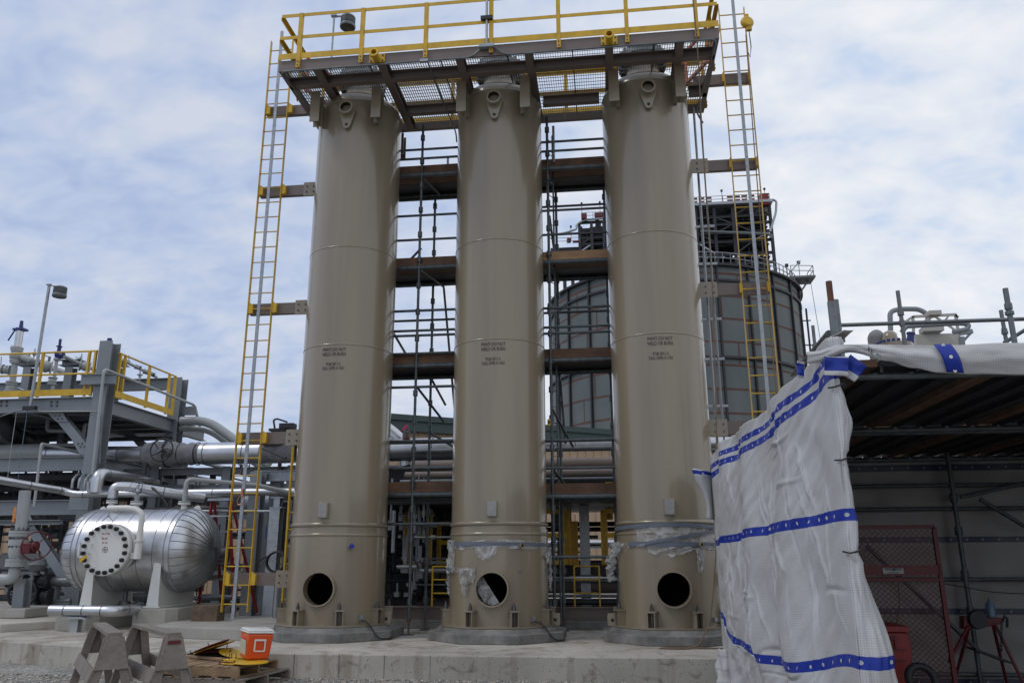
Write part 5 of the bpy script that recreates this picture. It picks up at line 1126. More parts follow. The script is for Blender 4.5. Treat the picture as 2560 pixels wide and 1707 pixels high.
b=MB(); b.poly([V((e1.x,e1.y,7.03)),V((e2.x,e2.y,7.03)),V((e2.x,e2.y,7.6))-n*6,V((e1.x,e1.y,7.6))-n*6],(0,0,.05)); b.build('roof','green_trim',t)
for i in range(3):
    p=A1+d*(6+i*5)+n*.03; b=MB(); b.box(V((p.x,p.y,2.6)),(.9,.08,.7),rz=math.atan2(d.y,d.x)); b.build('louvre','beige_siding',t)
# ------------------------------------------------------------ storage tank
TC=V((10.45,84,0)); TRr=15.1; TZ=31.5
t=thing('storage_tank',(TC.x,TC.y,GZ),'huge unpainted steel storage tank with rusty seams and bracing rings','storage tank')
b=MB(); b.lathe([(TRr,GZ),(TRr,TZ)],TC,(0,0,1),n=120); b.lathe([(TRr,TZ),(TRr*.6,TZ+1.6),(0,TZ+2.6)],TC,(0,0,1),n=80); b.build('shell','tank_steel',t)
rn=random.Random(4); nc=12; ch=(TZ-1.2)/nc
for k in range(nc):
    z=ch*(k+1)
    if z<4: continue
    b=MB(); rows=[[],[]]
    for j in range(121):
        a=PI+PI*j/120; w=.05+.06*noise.noise(V((a*7,k,0)))+.05; 
        for r,s in ((0,-1),(1,1)): rows[r].append(TC+V((( TRr+.02)*math.cos(a),(TRr+.02)*math.sin(a),z+s*max(.02,w))))
    b.grid(rows); b.build('horizontal_seam','tank_rust',t,fix=False)
    for j in range(10):
        if k in (5,): continue
        a=PI+PI*(j+.5+.37*(k%3)+rn.uniform(-.1,.1))/10; 
        if rn.random()<.35: continue
        p=TC+V(((TRr+.02)*math.cos(a),(TRr+.02)*math.sin(a),0)); b=MB(); w=rn.uniform(.06,.26); s=V((-math.sin(a),math.cos(a),0))
        b.add([p+V((0,0,z-ch))-s*w*.5,p+V((0,0,z-ch))+s*w*.5,p+V((0,0,z))+s*w*.4,p+V((0,0,z))-s*w*.4],[(0,1,2,3)]); b.build('vertical_seam','tank_rust',t,fix=False)
for z,w in ((TZ-.3,.5),(TZ-2.0,.25),(TZ-10.5,.35),(TZ-19,.35)):
    b=MB(); b.lathe([(TRr,z-.15),(TRr+w,z-.12),(TRr+w,z+.12),(TRr,z+.15)],TC,(0,0,1),n=120); b.build('wind_girder','dark_steel',t)
for j in range(13):
    a=PI+PI*(j+.5)/13; p=TC+V(((TRr+.15)*math.cos(a),(TRr+.15)*math.sin(a),0)); b=MB(); b.bar(p+V((0,0,0)),p+V((0,0,TZ)),.20,.25,up=V((math.cos(a),math.sin(a),0))); b.build('stiffener','dark_steel',t)
def frail(b,pts,h=1.2):
    for p,q in zip(pts[:-1],pts[1:]):
        p=V(p);q=V(q); n=max(1,int((q-p).length/1.8))
        for zz in (h,h*.5): b.tube(p+V((0,0,zz)),q+V((0,0,zz)),.05,5)
        for i in range(n+1): c=p+(q-p)*i/n; b.tube(c,c+V((0,0,h)),.05,5)
b=MB(); frail(b,[TC+V((TRr*math.cos(a),TRr*math.sin(a),TZ)) for a in [PI*1.5+i*.06 for i in range(0,24)]]); b.build('top_railing','galvanized',t)
# gauger platform at the right
g0=at('Y',2120,760,Y=80); g1=at('Y',2310,765,Y=78)
b=MB(); c=(g0+g1)/2; b.box(c,((g1-g0).length,2.6,.25)); b.bar(c-V((.3,0,0)),c+V((-1.2,0,-2.6)),.2,.2); b.bar(c+V((1.0,0,0)),c+V((-.9,0,-2.6)),.2,.2); b.build('side_platform','dull_galvanized',t)
b=MB(); k=g1-g0; frail(b,[g0+V((0,-1.3,.1)),g1+V((0,-1.3,.1)),g1+V((0,1.3,.1))],1.25); b.bar(g0+V((-.3,-1.3,.3)),g0+V((k.x*.6,-1.3,1.9)),.12,.12); b.build('platform_railing','galvanized',t)
for x,y in ((2098,635),(2200,610)):
    p=at('Y',x,y,Y=79); b=MB(); b.tube(p,p-V((0,0,2.2)),.04,5); b.box(p,(.35,.3,.35)); b.build('lamp_post','dark_steel',t)
b=MB(); xx=TC.x+TRr-.1; b.tube((xx+.5,TC.y-3,2),(xx+.5,TC.y-3,TZ-2),.12,6); 
for z in range(4,30,3): b.tube((xx-.3,TC.y-3,z),(xx+.9,TC.y-3,z),.08,5)
b.tube((g1.x+.2,79,g1.z),(g1.x+1.6,79,6),.03,4)
b.build('side_conduit','dark_steel',t)
# ------------------------------------------------------------ steel structure with red railings beyond the tank
def truss_block(t,k,x0,x1,ys,Y,dep,m='dark_steel',cols=4,seed=1,z0=0):
    zs=[at(k,x0,y,Y=Y).z for y in ys]; X0=at(k,x0,ys[0],Y=Y).x; X1=at(k,x1,ys[0],Y=Y).x; rn=random.Random(seed)
    for yy in (Y,Y+dep*.5,Y+dep):
        for z in zs: b=MB(); b.hb((X0,yy,z),(X1,yy,z),.5,.3,tf=.07,tw=.07); b.build('beam',m,t)
        for i in range(cols+1): x=X0+(X1-X0)*i/cols; b=MB(); b.hb((x,yy,z0),(x,yy,zs[0]),.5,.5,tf=.08,tw=.1); b.build('column',m,t)
        for z,zz in zip(zs[:-1],zs[1:]):
            for i in range(cols):
                if rn.random()<.5:
                    xa=X0+(X1-X0)*i/cols; xb=X0+(X1-X0)*(i+1)/cols; 
                    b=MB(); b.bar((xa,yy,zz),(xb,yy,z),.25,.25) if rn.random()<.5 else b.bar((xb,yy,zz),(xa,yy,z),.25,.25); b.build('brace','galvanized' if rn.random()<.4 else m,t)
    b=MB()
    for i in range(90):
        z=rn.choice(zs[1:])+rn.uniform(.3,1.8); x=rn.uniform(X0,X1-2); y=rn.uniform(Y+1,Y+dep-1); L_=rn.uniform(1,5)
        if rn.random()<.6: b.tube((x,y,z),(min(X1,x+L_),y,z),rn.uniform(.1,.4),8)
        else: b.tube((x,y,z-1.2),(x,y,z+1.6),rn.uniform(.1,.4),8)
    for z in zs[1:]: b.box(((X0+X1)/2,Y+dep*.5,z+.3),(X1-X0,dep*.5,.12))
    o=b.build('piping',m,t); o['kind']='stuff'
    return X0,X1,zs
SY=120
t=thing('steel_structure',(at('Y',1500,300,Y=SY).x,SY,GZ),'dark open steel structure with a red railed top deck rising behind the tank','steel structure')
X0,X1,zs=truss_block(t,'Y',1150,1950,(152,235,300,375,450,560,640),SY,10,cols=5,seed=3)
b=MB(); b.box(((X0+X1)/2,SY+5,zs[0]+.4),(X1-X0+1,12,.5)); b.tube((X0,SY-.6,zs[0]+.6),(X1+.8,SY-.6,zs[0]+.6),.22,8); b.path([(X1-1,SY-.6,zs[0]+.6),(X1+1.2,SY-.6,zs[0]+.5),(X1+.9,SY-.6,zs[0]-1.8),(X1-.4,SY-.6,zs[1]-3.5)],.2,8,bend=.6); b.build('deck','galvanized',t)
b=MB(); frail(b,[V((X0,SY-.8,zs[0]+.6)),V((X1,SY-.8,zs[0]+.6)),V((X1,SY+8,zs[0]+.6))],1.2); b.build('railing','dull_galvanized',t)
b=MB(); n=11
for i in range(n):
    x=X0+(X1-X0)*(i+.5)/n*.85
    if i in (5,6): continue
    b.box((x,SY-.6,zs[0]+1.6),((X1-X0)/n*.7,.1,.35)); b.box((x,SY-.6,zs[0]+.95),((X1-X0)/n*.7,.1,.3))
b.build('red_netting','dark_red_paint',t)
b=MB(); p=at('Y',1900,75,Y=SY); b.box(p,(1.5,1.5,2.1)); b.build('red_cabin','red_paint',t)
b=MB(); b.path([at('Y',1350,340,Y=SY-1),at('Y',1930,365,Y=SY-1),at('Y',1965,375,Y=SY-1),at('Y',1960,400,Y=SY-1)],.28,8); b.build('header','dull_galvanized',t)
for x in (1535,1905): 
    p=at('Y',x,-10 if x==1535 else -25,Y=SY); b=MB(); b.tube(p,(p.x,SY,zs[0]),.05,5); b.box(p,(.35,.3,.35)); b.build('lamp_post','dark_steel',t)
t=thing('steel_structure',(at('Y',400,300,Y=SY).x,SY,GZ),'lower stepped part of the far steel structure seen left of the right tower','steel structure')
X0,X1,zs=truss_block(t,'Y',305,620,(268,330,400,455,520,640,760),SY,8,cols=3,seed=5)
b=MB(); b.path([(X1,SY-.6,zs[0]+.4),(X0+1.0,SY-.6,zs[0]+.3),(X0-.5,SY-.6,zs[0]-.5),(X0-.5,SY-.6,zs[2]+1.5),(X0-3,SY-.6,zs[3]+2),(X0-11,SY-.6,zs[3]+1.7),(X0-12,SY-.6,zs[3]-1.5)],.2,8,bend=1.0); b.build('edge_pipe','galvanized',t)
b=MB(); frail(b,[V((X0+.5,SY-.8,zs[0]+.4)),V((X1,SY-.8,zs[0]+.4))],1.2); q=at('Y',105,470,Y=SY); frail(b,[V((q.x,SY-.8,q.z)),V((X0,SY-.8,q.z))],1.2); b.build('railing','dull_galvanized',t)
b=MB(); b.box((X0+(X1-X0)*.55,SY-.4,zs[0]+1.1),((X1-X0)*.25,.1,1.1)); b.box((X0+.9,SY-.5,zs[0]+.9),(1,1,1)); b.tube(at('Y',215,405,Y=SY),at('Y',215,435,Y=SY),.4,10); b.tube((q.x+3,SY-.4,q.z+.5),(X0,SY-.4,q.z+.5),.2,8); b.build('red_equipment','dark_red_paint',t)
b=MB(); b.hb((q.x-1,SY,q.z-1.2),(X0,SY,q.z-1.2),1.6,.5); b.box(((q.x+X0)/2,SY+4,q.z-1),(X0-q.x,7,.5))
for i in range(4): b.hb((q.x+(X0-q.x)*i/3,SY,0),(q.x+(X0-q.x)*i/3,SY,q.z-1),.6,.6)
b.build('lower_deck','dark_steel',t)
for x,y in ((232,300),(482,90),(325,100)):
    p=at('Y',x,y,Y=SY); b=MB(); b.tube(p,p-V((0,0,2.6)),.05,5); b.box(p,(.35,.3,.35)); b.build('lamp_post','dark_steel',t)
# ------------------------------------------------------------ scaffold tent with white scrim at right
NX,NY,FX,FY=3.25,-7.5,3.06,-2.42   # near and far corners of the left side
DZ=2.22
def scrim(name,blue=None,c=(.66,.66,.655),seed=0,bc=(.008,.035,.36),tl=.18):
    m=bpy.data.materials.new(name); m.use_nodes=True; nt=m.node_tree; N=nt.nodes; L=nt.links; b=N['Principled BSDF']; b.inputs['Roughness'].default_value=.38
    def M(op,a,bb=None):
        n=N.new('ShaderNodeMath'); n.operation=op
        for i,q in enumerate((a,bb)):
            if q is None: continue
            if isinstance(q,(int,float)): n.inputs[i].default_value=q
            else: L.new(q,n.inputs[i])
        return n.outputs[0]
    uv=N.new('ShaderNodeUVMap'); sp=N.new('ShaderNodeSeparateXYZ'); L.new(uv.outputs[0],sp.inputs[0]); u,v=sp.outputs[0],sp.outputs[1]
    gx_=M('LESS_THAN',M('FRACT',M('MULTIPLY',u,70)),.22); gy=M('LESS_THAN',M('FRACT',M('MULTIPLY',v,70)),.22); g=M('MAXIMUM',gx_,gy)
    n=N.new('ShaderNodeTexNoise'); n.inputs['Scale'].default_value=1.3; n.inputs['Detail'].default_value=6; L.new(uv.outputs[0],n.inputs[0])
    mx=N.new('ShaderNodeMix'); mx.data_type='RGBA'; mx.inputs['A'].default_value=(*c,1); mx.inputs['B'].default_value=(c[0]*.55,c[1]*.57,c[2]*.6,1); L.new(M('MULTIPLY',g,.5),mx.inputs['Factor'])
    cr=N.new('ShaderNodeValToRGB'); cr.color_ramp.elements[0].position=.35; cr.color_ramp.elements[0].color=(.86,.85,.83,1); cr.color_ramp.elements[1].position=.6; cr.color_ramp.elements[1].color=(1,1,1,1); L.new(n.outputs['Fac'],cr.inputs[0])
    m2=N.new('ShaderNodeMix'); m2.data_type='RGBA'; m2.blend_type='MULTIPLY'; m2.inputs['Factor'].default_value=1; L.new(mx.outputs['Result'],m2.inputs['A']); L.new(cr.outputs[0],m2.inputs['B'])
    out=m2.outputs['Result']
    if blue:
        # woven-in reinforcement bands with eyelets: band centres in metres along v
        bm=None
        for ctr,hw in blue:
            q=M('LESS_THAN',M('ABSOLUTE',M('SUBTRACT',v,ctr)),hw); bm=q if bm is None else M('MAXIMUM',bm,q)
        dot=None
        for ctr,hw in blue:
            du=M('SUBTRACT',M('FRACT',M('MULTIPLY',u,5.2)),.5); dv=M('SUBTRACT',v,ctr); du=M('DIVIDE',du,5.2)
            d=M('LESS_THAN',M('ADD',M('MULTIPLY',du,du),M('MULTIPLY',dv,dv)),.00016); dot=d if dot is None else M('MAXIMUM',dot,d)
        m3=N.new('ShaderNodeMix'); m3.data_type='RGBA'; L.new(M('SUBTRACT',bm,dot),m3.inputs['Factor']); L.new(out,m3.inputs['A']); m3.inputs['B'].default_value=(*bc,1); out=m3.outputs['Result']
    L.new(out,b.inputs['Base Color'])
    bp=N.new('ShaderNodeBump'); bp.inputs['Strength'].default_value=.3; bp.inputs['Distance'].default_value=.03
    n3=N.new('ShaderNodeTexNoise'); n3.inputs['Scale'].default_value=2.5; n3.inputs['Detail'].default_value=3; n3.inputs['Distortion'].default_value=.4; L.new(uv.outputs[0],n3.inputs[0]); L.new(n3.outputs['Fac'],bp.inputs['Height']); L.new(bp.outputs[0],b.inputs['Normal'])
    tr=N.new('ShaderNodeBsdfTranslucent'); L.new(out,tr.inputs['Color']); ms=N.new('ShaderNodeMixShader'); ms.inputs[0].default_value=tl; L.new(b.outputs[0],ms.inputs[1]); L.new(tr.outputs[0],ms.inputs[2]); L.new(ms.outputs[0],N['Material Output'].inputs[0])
    return m
def sheet(name,rows,uvs,m,parent=None,th=.004,**kw):
    me=bpy.data.meshes.new(name); nr=len(rows); nc=len(rows[0]); P=[p for r in rows for p in r]
    b=BASE.get(parent.name) if parent else V((P[0].x,P[0].y,GZ))
    me.from_pydata([tuple(p-b) for p in P],[],[(i*nc+j,i*nc+j+1,(i+1)*nc+j+1,(i+1)*nc+j) for i in range(nr-1) for j in range(nc-1)])
    ul=me.uv_layers.new(name='UVMap'); U=[q for r in uvs for q in r]
    for l in me.loops: ul.data[l.index].uv=U[l.vertex_index]
    me.materials.append(m); me.shade_smooth(); o=bpy.data.objects.new(name,me); col.objects.link(o); BASE[o.name]=b
    if parent: o.parent=parent
    else: o.location=b
    md=o.modifiers.new('thickness','SOLIDIFY'); md.thickness=th
    tag(o,**kw); return o
def lerp(t,K):
    for (a,b),(c,d) in zip(K[:-1],K[1:]):
        if t<=c: 
            s=(t-a)/(c-a); return b+(d-b)*s
    return K[-1][1]
def sm(t,K):
    for (a,b),(c,d) in zip(K[:-1],K[1:]):
        if t<=c: 
            s=max(0,(t-a)/(c-a)); s=s*s*(3-2*s); return b+(d-b)*s
    return K[-1][1]
# side sheet: u from far (0) to near (1); v levels: foot, low band, mid band, top band, top
top=lambda s: 2.12+.10*s+.04*math.sin(s*9)*.5
zb3=lambda s: sm(s,[(0,2.01),(.15,2.06),(.5,2.05),(.8,2.10),(1,2.19)])-.02
zb2=lambda s: sm(s,[(0,1.16),(.2,1.19),(.6,1.22),(1,1.25)])
zb1=lambda s: sm(s,[(0,.31),(.12,.33),(.22,.13),(.45,.10),(.7,.17),(1,.38)])
V0,V1,V2,V3,V4=-.6,.30,1.2,2.08,2.33
def zv(s,v):
    zf=GZ-.02
    K=[(V0,zf),(V1,zb1(s)),(V2,zb2(s)),(V3,zb3(s)),(V4,zb3(s)+.25)]
    return lerp(v,K)
_cr=random.Random(12); CREASES=[]
for i in range(70):
    a=_cr.choice([math.radians(-62),math.radians(-48),math.radians(65),math.radians(-80),math.radians(15)])+_cr.uniform(-.2,.2)
    CREASES.append((_cr.uniform(.03,.95),_cr.uniform(-.2,2.0),math.cos(a),math.sin(a),_cr.uniform(.15,.55),_cr.uniform(.012,.032)*_cr.choice([1,-1,-1])))
def side_pt(s,v):
    z=zv(s,v); h=(z-GZ)/(2.7); x=FX+(NX-FX)*s; y=FY+(NY-FY)*s
    # folds: soft vertical drape, diagonal tension wrinkles, billow
    f=.05*math.sin(s*23+2*noise.noise(V((s*3,v,0))))*(1-.5*h)+.035*noise.noise(V((s*9+v*2.2,v*1.3,4)))+.02*noise.noise(V((s*26-v*7,v*3,9)))
    f+=.006*noise.noise(V((s*60-v*13,v*9,2)))
    for cs,cv,dx_,dy_,ln,am in CREASES:
        a=(s-cs)*5-0; e=(v-cv); tt=a*dx_+e*dy_; dd=abs(-a*dy_+e*dx_+.05*math.sin(tt*5)); 
        if abs(tt)<ln and dd<.09: f+=am*math.exp(-(dd/.015)**2)*(1-(tt/ln)**2)
    pin=min(1,abs(s)*8,abs(1-s)*8+.25)
    bil=-.10*math.sin(PI*s)*math.sin(PI*min(1,max(0,h)))
    flare=-.16*(1-h)**2*s
    return V((x+f*pin+bil-.09*max(0,1-h)**1.5*s,y+flare,z))
n,m_=300,230; rows=[];uvs=[]
LN=math.hypot(NX-FX,NY-FY)
for i in range(m_+1):
    v=V0+(V4-V0)*i/m_; rows.append([side_pt(j/n,v) for j in range(n+1)]); uvs.append([(j/n*LN,v) for j in range(n+1)])
BL=[(V1,.038),(V2,.038),(V3,.036),(V3+.11,.03)]
tent=thing('scaffold_tent',(NX,NY,GZ),'scaffold tent wrapped in white scrim sheeting with blue bands at the right','tent')
SCR=scrim('white_scrim',BL)
sheet('side_sheet',rows,uvs,SCR,tent)
# flap turned round the near corner post
rows=[];uvs=[]
prof=[(GZ-.02,.36),(.0,.29),(.38,.23),(.95,.11),(1.02,.085),(1.12,.10),(1.22,.10),(1.33,.09),(1.55,.075),(1.62,.06),(1.68,.09),(1.85,.13),(2.0,.10),(2.1,.075),(2.28,.10),(2.34,.13)]
for i in range(101):
    v=V0+(V4-V0)*i/100; z=zv(1,v); w=sm(z,prof); r=[];uu=[]
    p0=side_pt(1,v)
    for j in range(21):
        q=j/20; bulge=.05*math.sin(q*PI)*(1+.5*noise.noise(V((q*3,z*4,1))))
        fold=.012*noise.noise(V((q*9,z*7,5)))+.006*math.sin(q*22+z*3)
        r.append(p0+V((w*q,-bulge+fold+.08*q*q,0))); uu.append((LN+w*q,v))
    rows.append(r);uvs.append(uu)
sheet('corner_flap',rows,uvs,SCR,tent)
for z,w in ((1.025,.10),(1.60,.075),(2.08,.08)):
    b=MB(); p=side_pt(1,lerp(z,[(GZ,V0),(.38,V1),(1.25,V2),(2.17,V3),(2.4,V4)])); b.path([p+V((-.02,.02,0)),p+V((0,-.06,-.01)),p+V((w*.6,-.07,.005)),p+V((w+.02,.02,.01))],.006,6); b.build('tie','black_rubber',tent)
# curled blue corner scraps at the top
def scrap(c,w,h,rot,seed,name='loose_corner',vc=V3):
    rows=[];uvs=[]; c=V(c); R_=Matrix.Rotation(rot,3,'Y')
    for i in range(13):
        r=[];uu=[]
        for j in range(13):
            x=(j/12-.5)*w;z=(i/12-.5)*h; r.append(c+R_@V((x,.03*noise.noise(V((x*12,z*12,seed)))-.3*x*x,z))); uu.append((x,vc+z*.8))
        rows.append(r);uvs.append(uu)
    sheet(name,rows,uvs,SCR,tent)
scrap((NX+.02,NY-.06,2.21),.15,.13,.1,1,vc=V3-.01); scrap((NX+.13,NY-.02,2.20),.13,.14,.75,2,vc=V3-.02); scrap((NX-.16,NY+.15,2.24),.05,.12,.15,3)
# top strip folded over the side rail
rows=[];uvs=[]
for i in range(9):
    q=i/8; r=[];uu=[]
    for j in range(81):
        s=j/80; p=side_pt(s,V4); hh=.05+.05*noise.noise(V((s*5,1,1)))
        r.append(p+V((.02+.16*q,0,hh*math.sin(q*PI*.6)+.015*noise.noise(V((s*20,q*4,0)))))); uu.append((s*LN,V4+.06+q*.2))
    rows.append(r);uvs.append(uu)
sheet('top_fold',rows,uvs,SCR,tent)
# far loose corner
rows=[];uvs=[]
for i in range(31):
    z=2.06-.62*i/30; r=[];uu=[]
    for j in range(9):
        q=j/8; w=.24*(1-.25*i/30)*(.75+.25*math.cos(i/30*4)); r.append(V((FX-w*q,FY+.02-.10*math.sin(q*2.5),z+.02*q+.02*noise.noise(V((q*4,z*5,2)))))); uu.append((q*.2,z+.07 if i<4 else 1.7))
    rows.append(r);uvs.append(uu)
sheet('loose_end',rows,uvs,SCR,tent)
# front valance
rows=[];uvs=[]; VX1=NX+4.2; BV=scrim('white_scrim_plain')
_yv=NY-.05
KT=[at('M',x,y,Y=_yv) for x,y in ((160,610),(300,565),(600,565),(1050,572),(1756,550))]; KT=[(q.x,q.z) for q in KT]; KT.append((VX1,KT[-1][1]+.02))
KB=[at('M',x,y,Y=_yv) for x,y in ((165,700),(220,670),(390,620),(700,690),(900,745),(1100,785),(1400,793),(1756,800))]; KB=[(q.x,q.z) for q in KB]; KB.append((VX1,KB[-1][1]-.02))
def vtop(x): return lerp(x,KT) if x>KT[0][0] else KT[0][1]
def vbot(x): return sm(x,KB) if x>KB[0][0] else KB[0][1]
for i in range(25):
    q=i/24; r=[];uu=[]
    for j in range(161):
        x=NX-.15+(VX1-NX+.15)*j/160; zt_,zb_=vtop(x),vbot(x); z=zt_+(zb_-zt_)*q
        y=NY-.03-.035*math.sin(q*PI)+.018*noise.noise(V((x*5,q*3,1)))+.006*noise.noise(V((x*19,q*5,3)))+.35*max(0,.1-(x-NX+.15))
        r.append(V((x,y,z))); uu.append((x,z))
    rows.append(r);uvs.append(uu)
vo=sheet('valance',rows,uvs,BV,tent)
def vpt(x,q): return V((x,NY-.055-.035*math.sin(q*PI),vtop(x)+(vbot(x)-vtop(x))*q))
rows=[[vpt(at('M',1045,572,Y=_yv).x+.105*a/6+.055*q/10,q/10) for a in range(7)] for q in range(11)]; uvs=[[(.0,V2+(a/6-.5)*.07) for a in range(7)] for q in range(11)]
sheet('blue_band',rows,uvs,SCR,tent)
b=MB()
for k in range(3): p=vpt(at('M',1045,572,Y=_yv).x+.052+.055*(.05+.45*k),.05+.45*k); b.lathe([(0,0),(.012,0)],p+V((0,-.006,0)),(0,-1,0),n=12)
b.build('eyelets','cooler_white',tent,fix=False)
b=MB(); text_mb(b,"KE",.062,lambda x,y:vpt(NX+.285-x*.0+y*.9,.35+x*5.0)+V((0,-.004,0)) if False else at('M',548,605,Y=NY-.10)+V((x*.45+y*.1,0,y*.9-x*.5-.03)),.9); text_mb(b,"AL",.05,lambda x,y:at('M',620,660,Y=NY-.10)+V((x*.6,0,y*.5-x*.35)),.9); b.build('print_lettering','stencil_black',tent,smooth=False,fix=False)
# scaffold frame of the tent
def tstd(x,y,z1,z0=GZ,m='dull_galvanized',sleeve=True,r=.0245):
    b=MB(); b.tube((x,y,z0),(x,y,z1),r,12); z=z0+.5
    while z<z1-.1: b.tube((x,y,z-.035),(x,y,z+.035),r*1.4,10); z+=.5
    if sleeve: b.tube((x,y,z1-.32),(x,y,z1-.28),r*1.6,10)
    o=b.build('standard',m,tent); return o
_q=at('M',225,75,Y=NY+.12); _g=at('M',232,235,Y=NY+.12); tstd(NX+.03,NY+.05,2.3,r=.020,sleeve=False); st=tstd(_q.x,NY+.12,_g.z,z0=DZ,r=.027,sleeve=False); b=MB(); b.tube((_q.x,NY+.12,_g.z-.01),(_q.x,NY+.12,_q.z),.022,12); b.build('rusty_spigot','tube_rust',st)
tstd(at('M',275,220,Y=NY+.42).x,NY+.42,at('M',275,220,Y=NY+.42).z,z0=DZ,m='dull_galvanized')
ry=-2.95
tstd(5.43,ry,4.2,z0=DZ+.06); tstd(6.42,-3.5,4.0,r=.03,z0=DZ+.06)
for px_,py_,pz in ((at('M',1575,300,Y=-2.4).x,-2.4,at('M',1575,300,Y=-2.4).z),(at('M',100,420,Y=-1.4).x,-1.4,at('M',100,420,Y=-1.4).z)):
    tstd(px_,py_,pz,z0=DZ+.06 if py_<-2 else SZ)
zr2=3.78
b=MB(); b.tube(at('M',300,417,Y=ry),at('M',1756,370,Y=ry)+V((2,0,.0)),.0245,10); b.build('ledger','dull_galvanized',tent)
b=MB(); p=at('M',225,480,Y=NY+.55); q=at('M',-20,760,Y=-3.4); b.tube(p,p+(q-p)*1.3,.0245,10); b.build('brace','scaffold_steel',tent)
b=MB(); b.tube(at('M',1600,555,Y=-2.4),at('M',1756,460,Y=-2.4)+V((.6,0,.35)),.0245,10); b.build('brace','scaffold_steel',tent)
# decking planks and ledgers overhead
for x in range(0,22):
    xx=NX+.10+x*.232; b=MB(); m='dark_steel' if x%4 else 'plank_wood'
    b.bar((xx+.116,NY+.06,DZ+.03),(xx+.116,-4.75,DZ+.03),.205,.05); b.bar((xx+.01,NY+.06,DZ-.01),(xx+.01,-4.8,DZ-.01),.02,.05); b.build('deck_plank',m,tent)
    b=MB(); b.bar((xx+.116+.05,-4.62,DZ+.03),(xx+.116+.05,-2.1,DZ+.03),.205,.05); b.bar((xx+.06,-4.62,DZ-.01),(xx+.06,-2.15,DZ-.01),.02,.05); b.build('deck_plank',m,tent)
for y,z,r in ((NY+.12,DZ-.05,.0245),(-4.95,DZ-.06,.030),(-4.68,DZ-.05,.0245),(-2.5,DZ-.07,.03),(-2.5,1.83,.0245),(-2.5,1.55,.0245),(-2.5,.73,.0245),(-2.5,-.32,.0245),(-4.95,1.86,.02)):
    if y==-4.95 and z<2: continue
    b=MB(); b.tube((NX+.14,y,z),(9.5,y,z),r,10); b.build('ledger','scaffold_steel',tent)
b=MB(); b.tube((NX+.16,NY+.3,DZ-.06),(FX+.16,FY-.1,DZ-.06),.0245,10); b.build('ledger','scaffold_steel',tent)
xb_=at('O',880,300,Y=-2.55).x; 
b=MB(); b.tube((xb_,-2.55,GZ),(xb_,-2.55,DZ),.027,10)
for y in (310,535,830,1080): z=at('O',900,y,Y=-2.55).z; b.tube((xb_,-2.55,z-.05),(xb_,-2.55,z+.05),.045,10)
b.build('standard','scaffold_steel',tent)
for p,q in (((930,305),(1359,210)),((1060,320),(1359,500)),((290,640),(960,1260))):
    a=at('O',*p,Y=-2.6); c=at('O',*q,Y=-2.6); b=MB(); b.tube(a,c+(c-a)*.15,.0245,10); b.build('brace','scaffold_steel',tent)
# back and right sheets
rows=[];uvs=[]
for i in range(41):
    r=[];uu=[]
    for j in range(81):
        x=FX+(9.4-FX)*j/80; z=GZ+(2.2-GZ)*i/40; y=FY+.06+.05*noise.noise(V((x*1.5,z,7)))+.02*noise.noise(V((x*5,z*4,2))); r.append(V((x,y,z))); uu.append((x,z))
    rows.append(r);uvs.append(uu)
BK=scrim('shaded_scrim',[(1.19,.035),(.36,.035),(2.06,.04),(-.42,.035)],c=(.30,.285,.27),bc=(.025,.035,.07),tl=.03)  # darker copy of the scrim, shade inside the tent put into its colour
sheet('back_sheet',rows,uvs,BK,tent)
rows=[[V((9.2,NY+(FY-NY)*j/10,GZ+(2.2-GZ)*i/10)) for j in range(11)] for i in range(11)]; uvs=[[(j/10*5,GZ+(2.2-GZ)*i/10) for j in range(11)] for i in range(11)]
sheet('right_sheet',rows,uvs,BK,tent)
# bunched foot of the side sheet on the slab
rows=[];uvs=[]
for i in range(21):
    r=[];uu=[]
    for j in range(21):
        a=j/20*PI*1.2; z=GZ+.02+.42*i/20; rr=.16*(1-.35*i/20)*(1+.35*noise.noise(V((a*2,z*6,3)))); r.append(V((FX+.02+rr*math.cos(a+2.6),FY-.25+rr*math.sin(a+2.6),z))); uu.append((a,.6+z*.1))
    rows.append(r);uvs.append(uu)
sheet('bunched_foot',rows,uvs,SCR,tent)
# black plastic edge seen above the tent line omitted; wire across the tent
b=MB(); b.path([at('O',800,890,Y=-3.2),at('O',950,915,Y=-3.1),at('O',1150,950,Y=-3),at('O',1359,962,Y=-3),at('O',1359,962,Y=-3)+V((1,0,-.02))],.006,6); b.build('wire','black_rubber',label='thin black wire slung across the back of the tent',cat='wire')
# red expanded-metal screen
CY=-4.0; t=thing('mesh_screen',at('O',800,1500,Y=CY),'dark red framed expanded metal screen standing inside the tent','mesh screen')
zt_=at('O',755,505,Y=CY).z; xr=at('O',800,900,Y=CY).x; xl=at('O',170,520,Y=CY).x-.35; zb_=GZ+.02
for p,q in (((xl,CY,zt_),(xr,CY,zt_)),((xl,CY,zb_+.03),(xr,CY,zb_+.03)),((xr,CY,zb_),(xr,CY,zt_)),((xl,CY,zb_),(xl,CY,zt_))):
    b=MB(); b.bar(p,q,.04,.04,up=(0,1,0)); b.build('frame','dark_red_paint',t)
zmid=at('O',700,800,Y=CY).z; b=MB(); b.bar((xl,CY-.01,zmid),(xr,CY-.01,zmid),.02,.10); mb_=b.build('name_band','dark_red_paint',t)
zz=at('O',700,865,Y=CY).z; b=MB(); b.bar((xl,CY,zz),(xr,CY,zz),.03,.03); b.build('frame','dark_red_paint',t)
b=MB(); dx,dz=.058,.026; z=zb_+.03; k=0
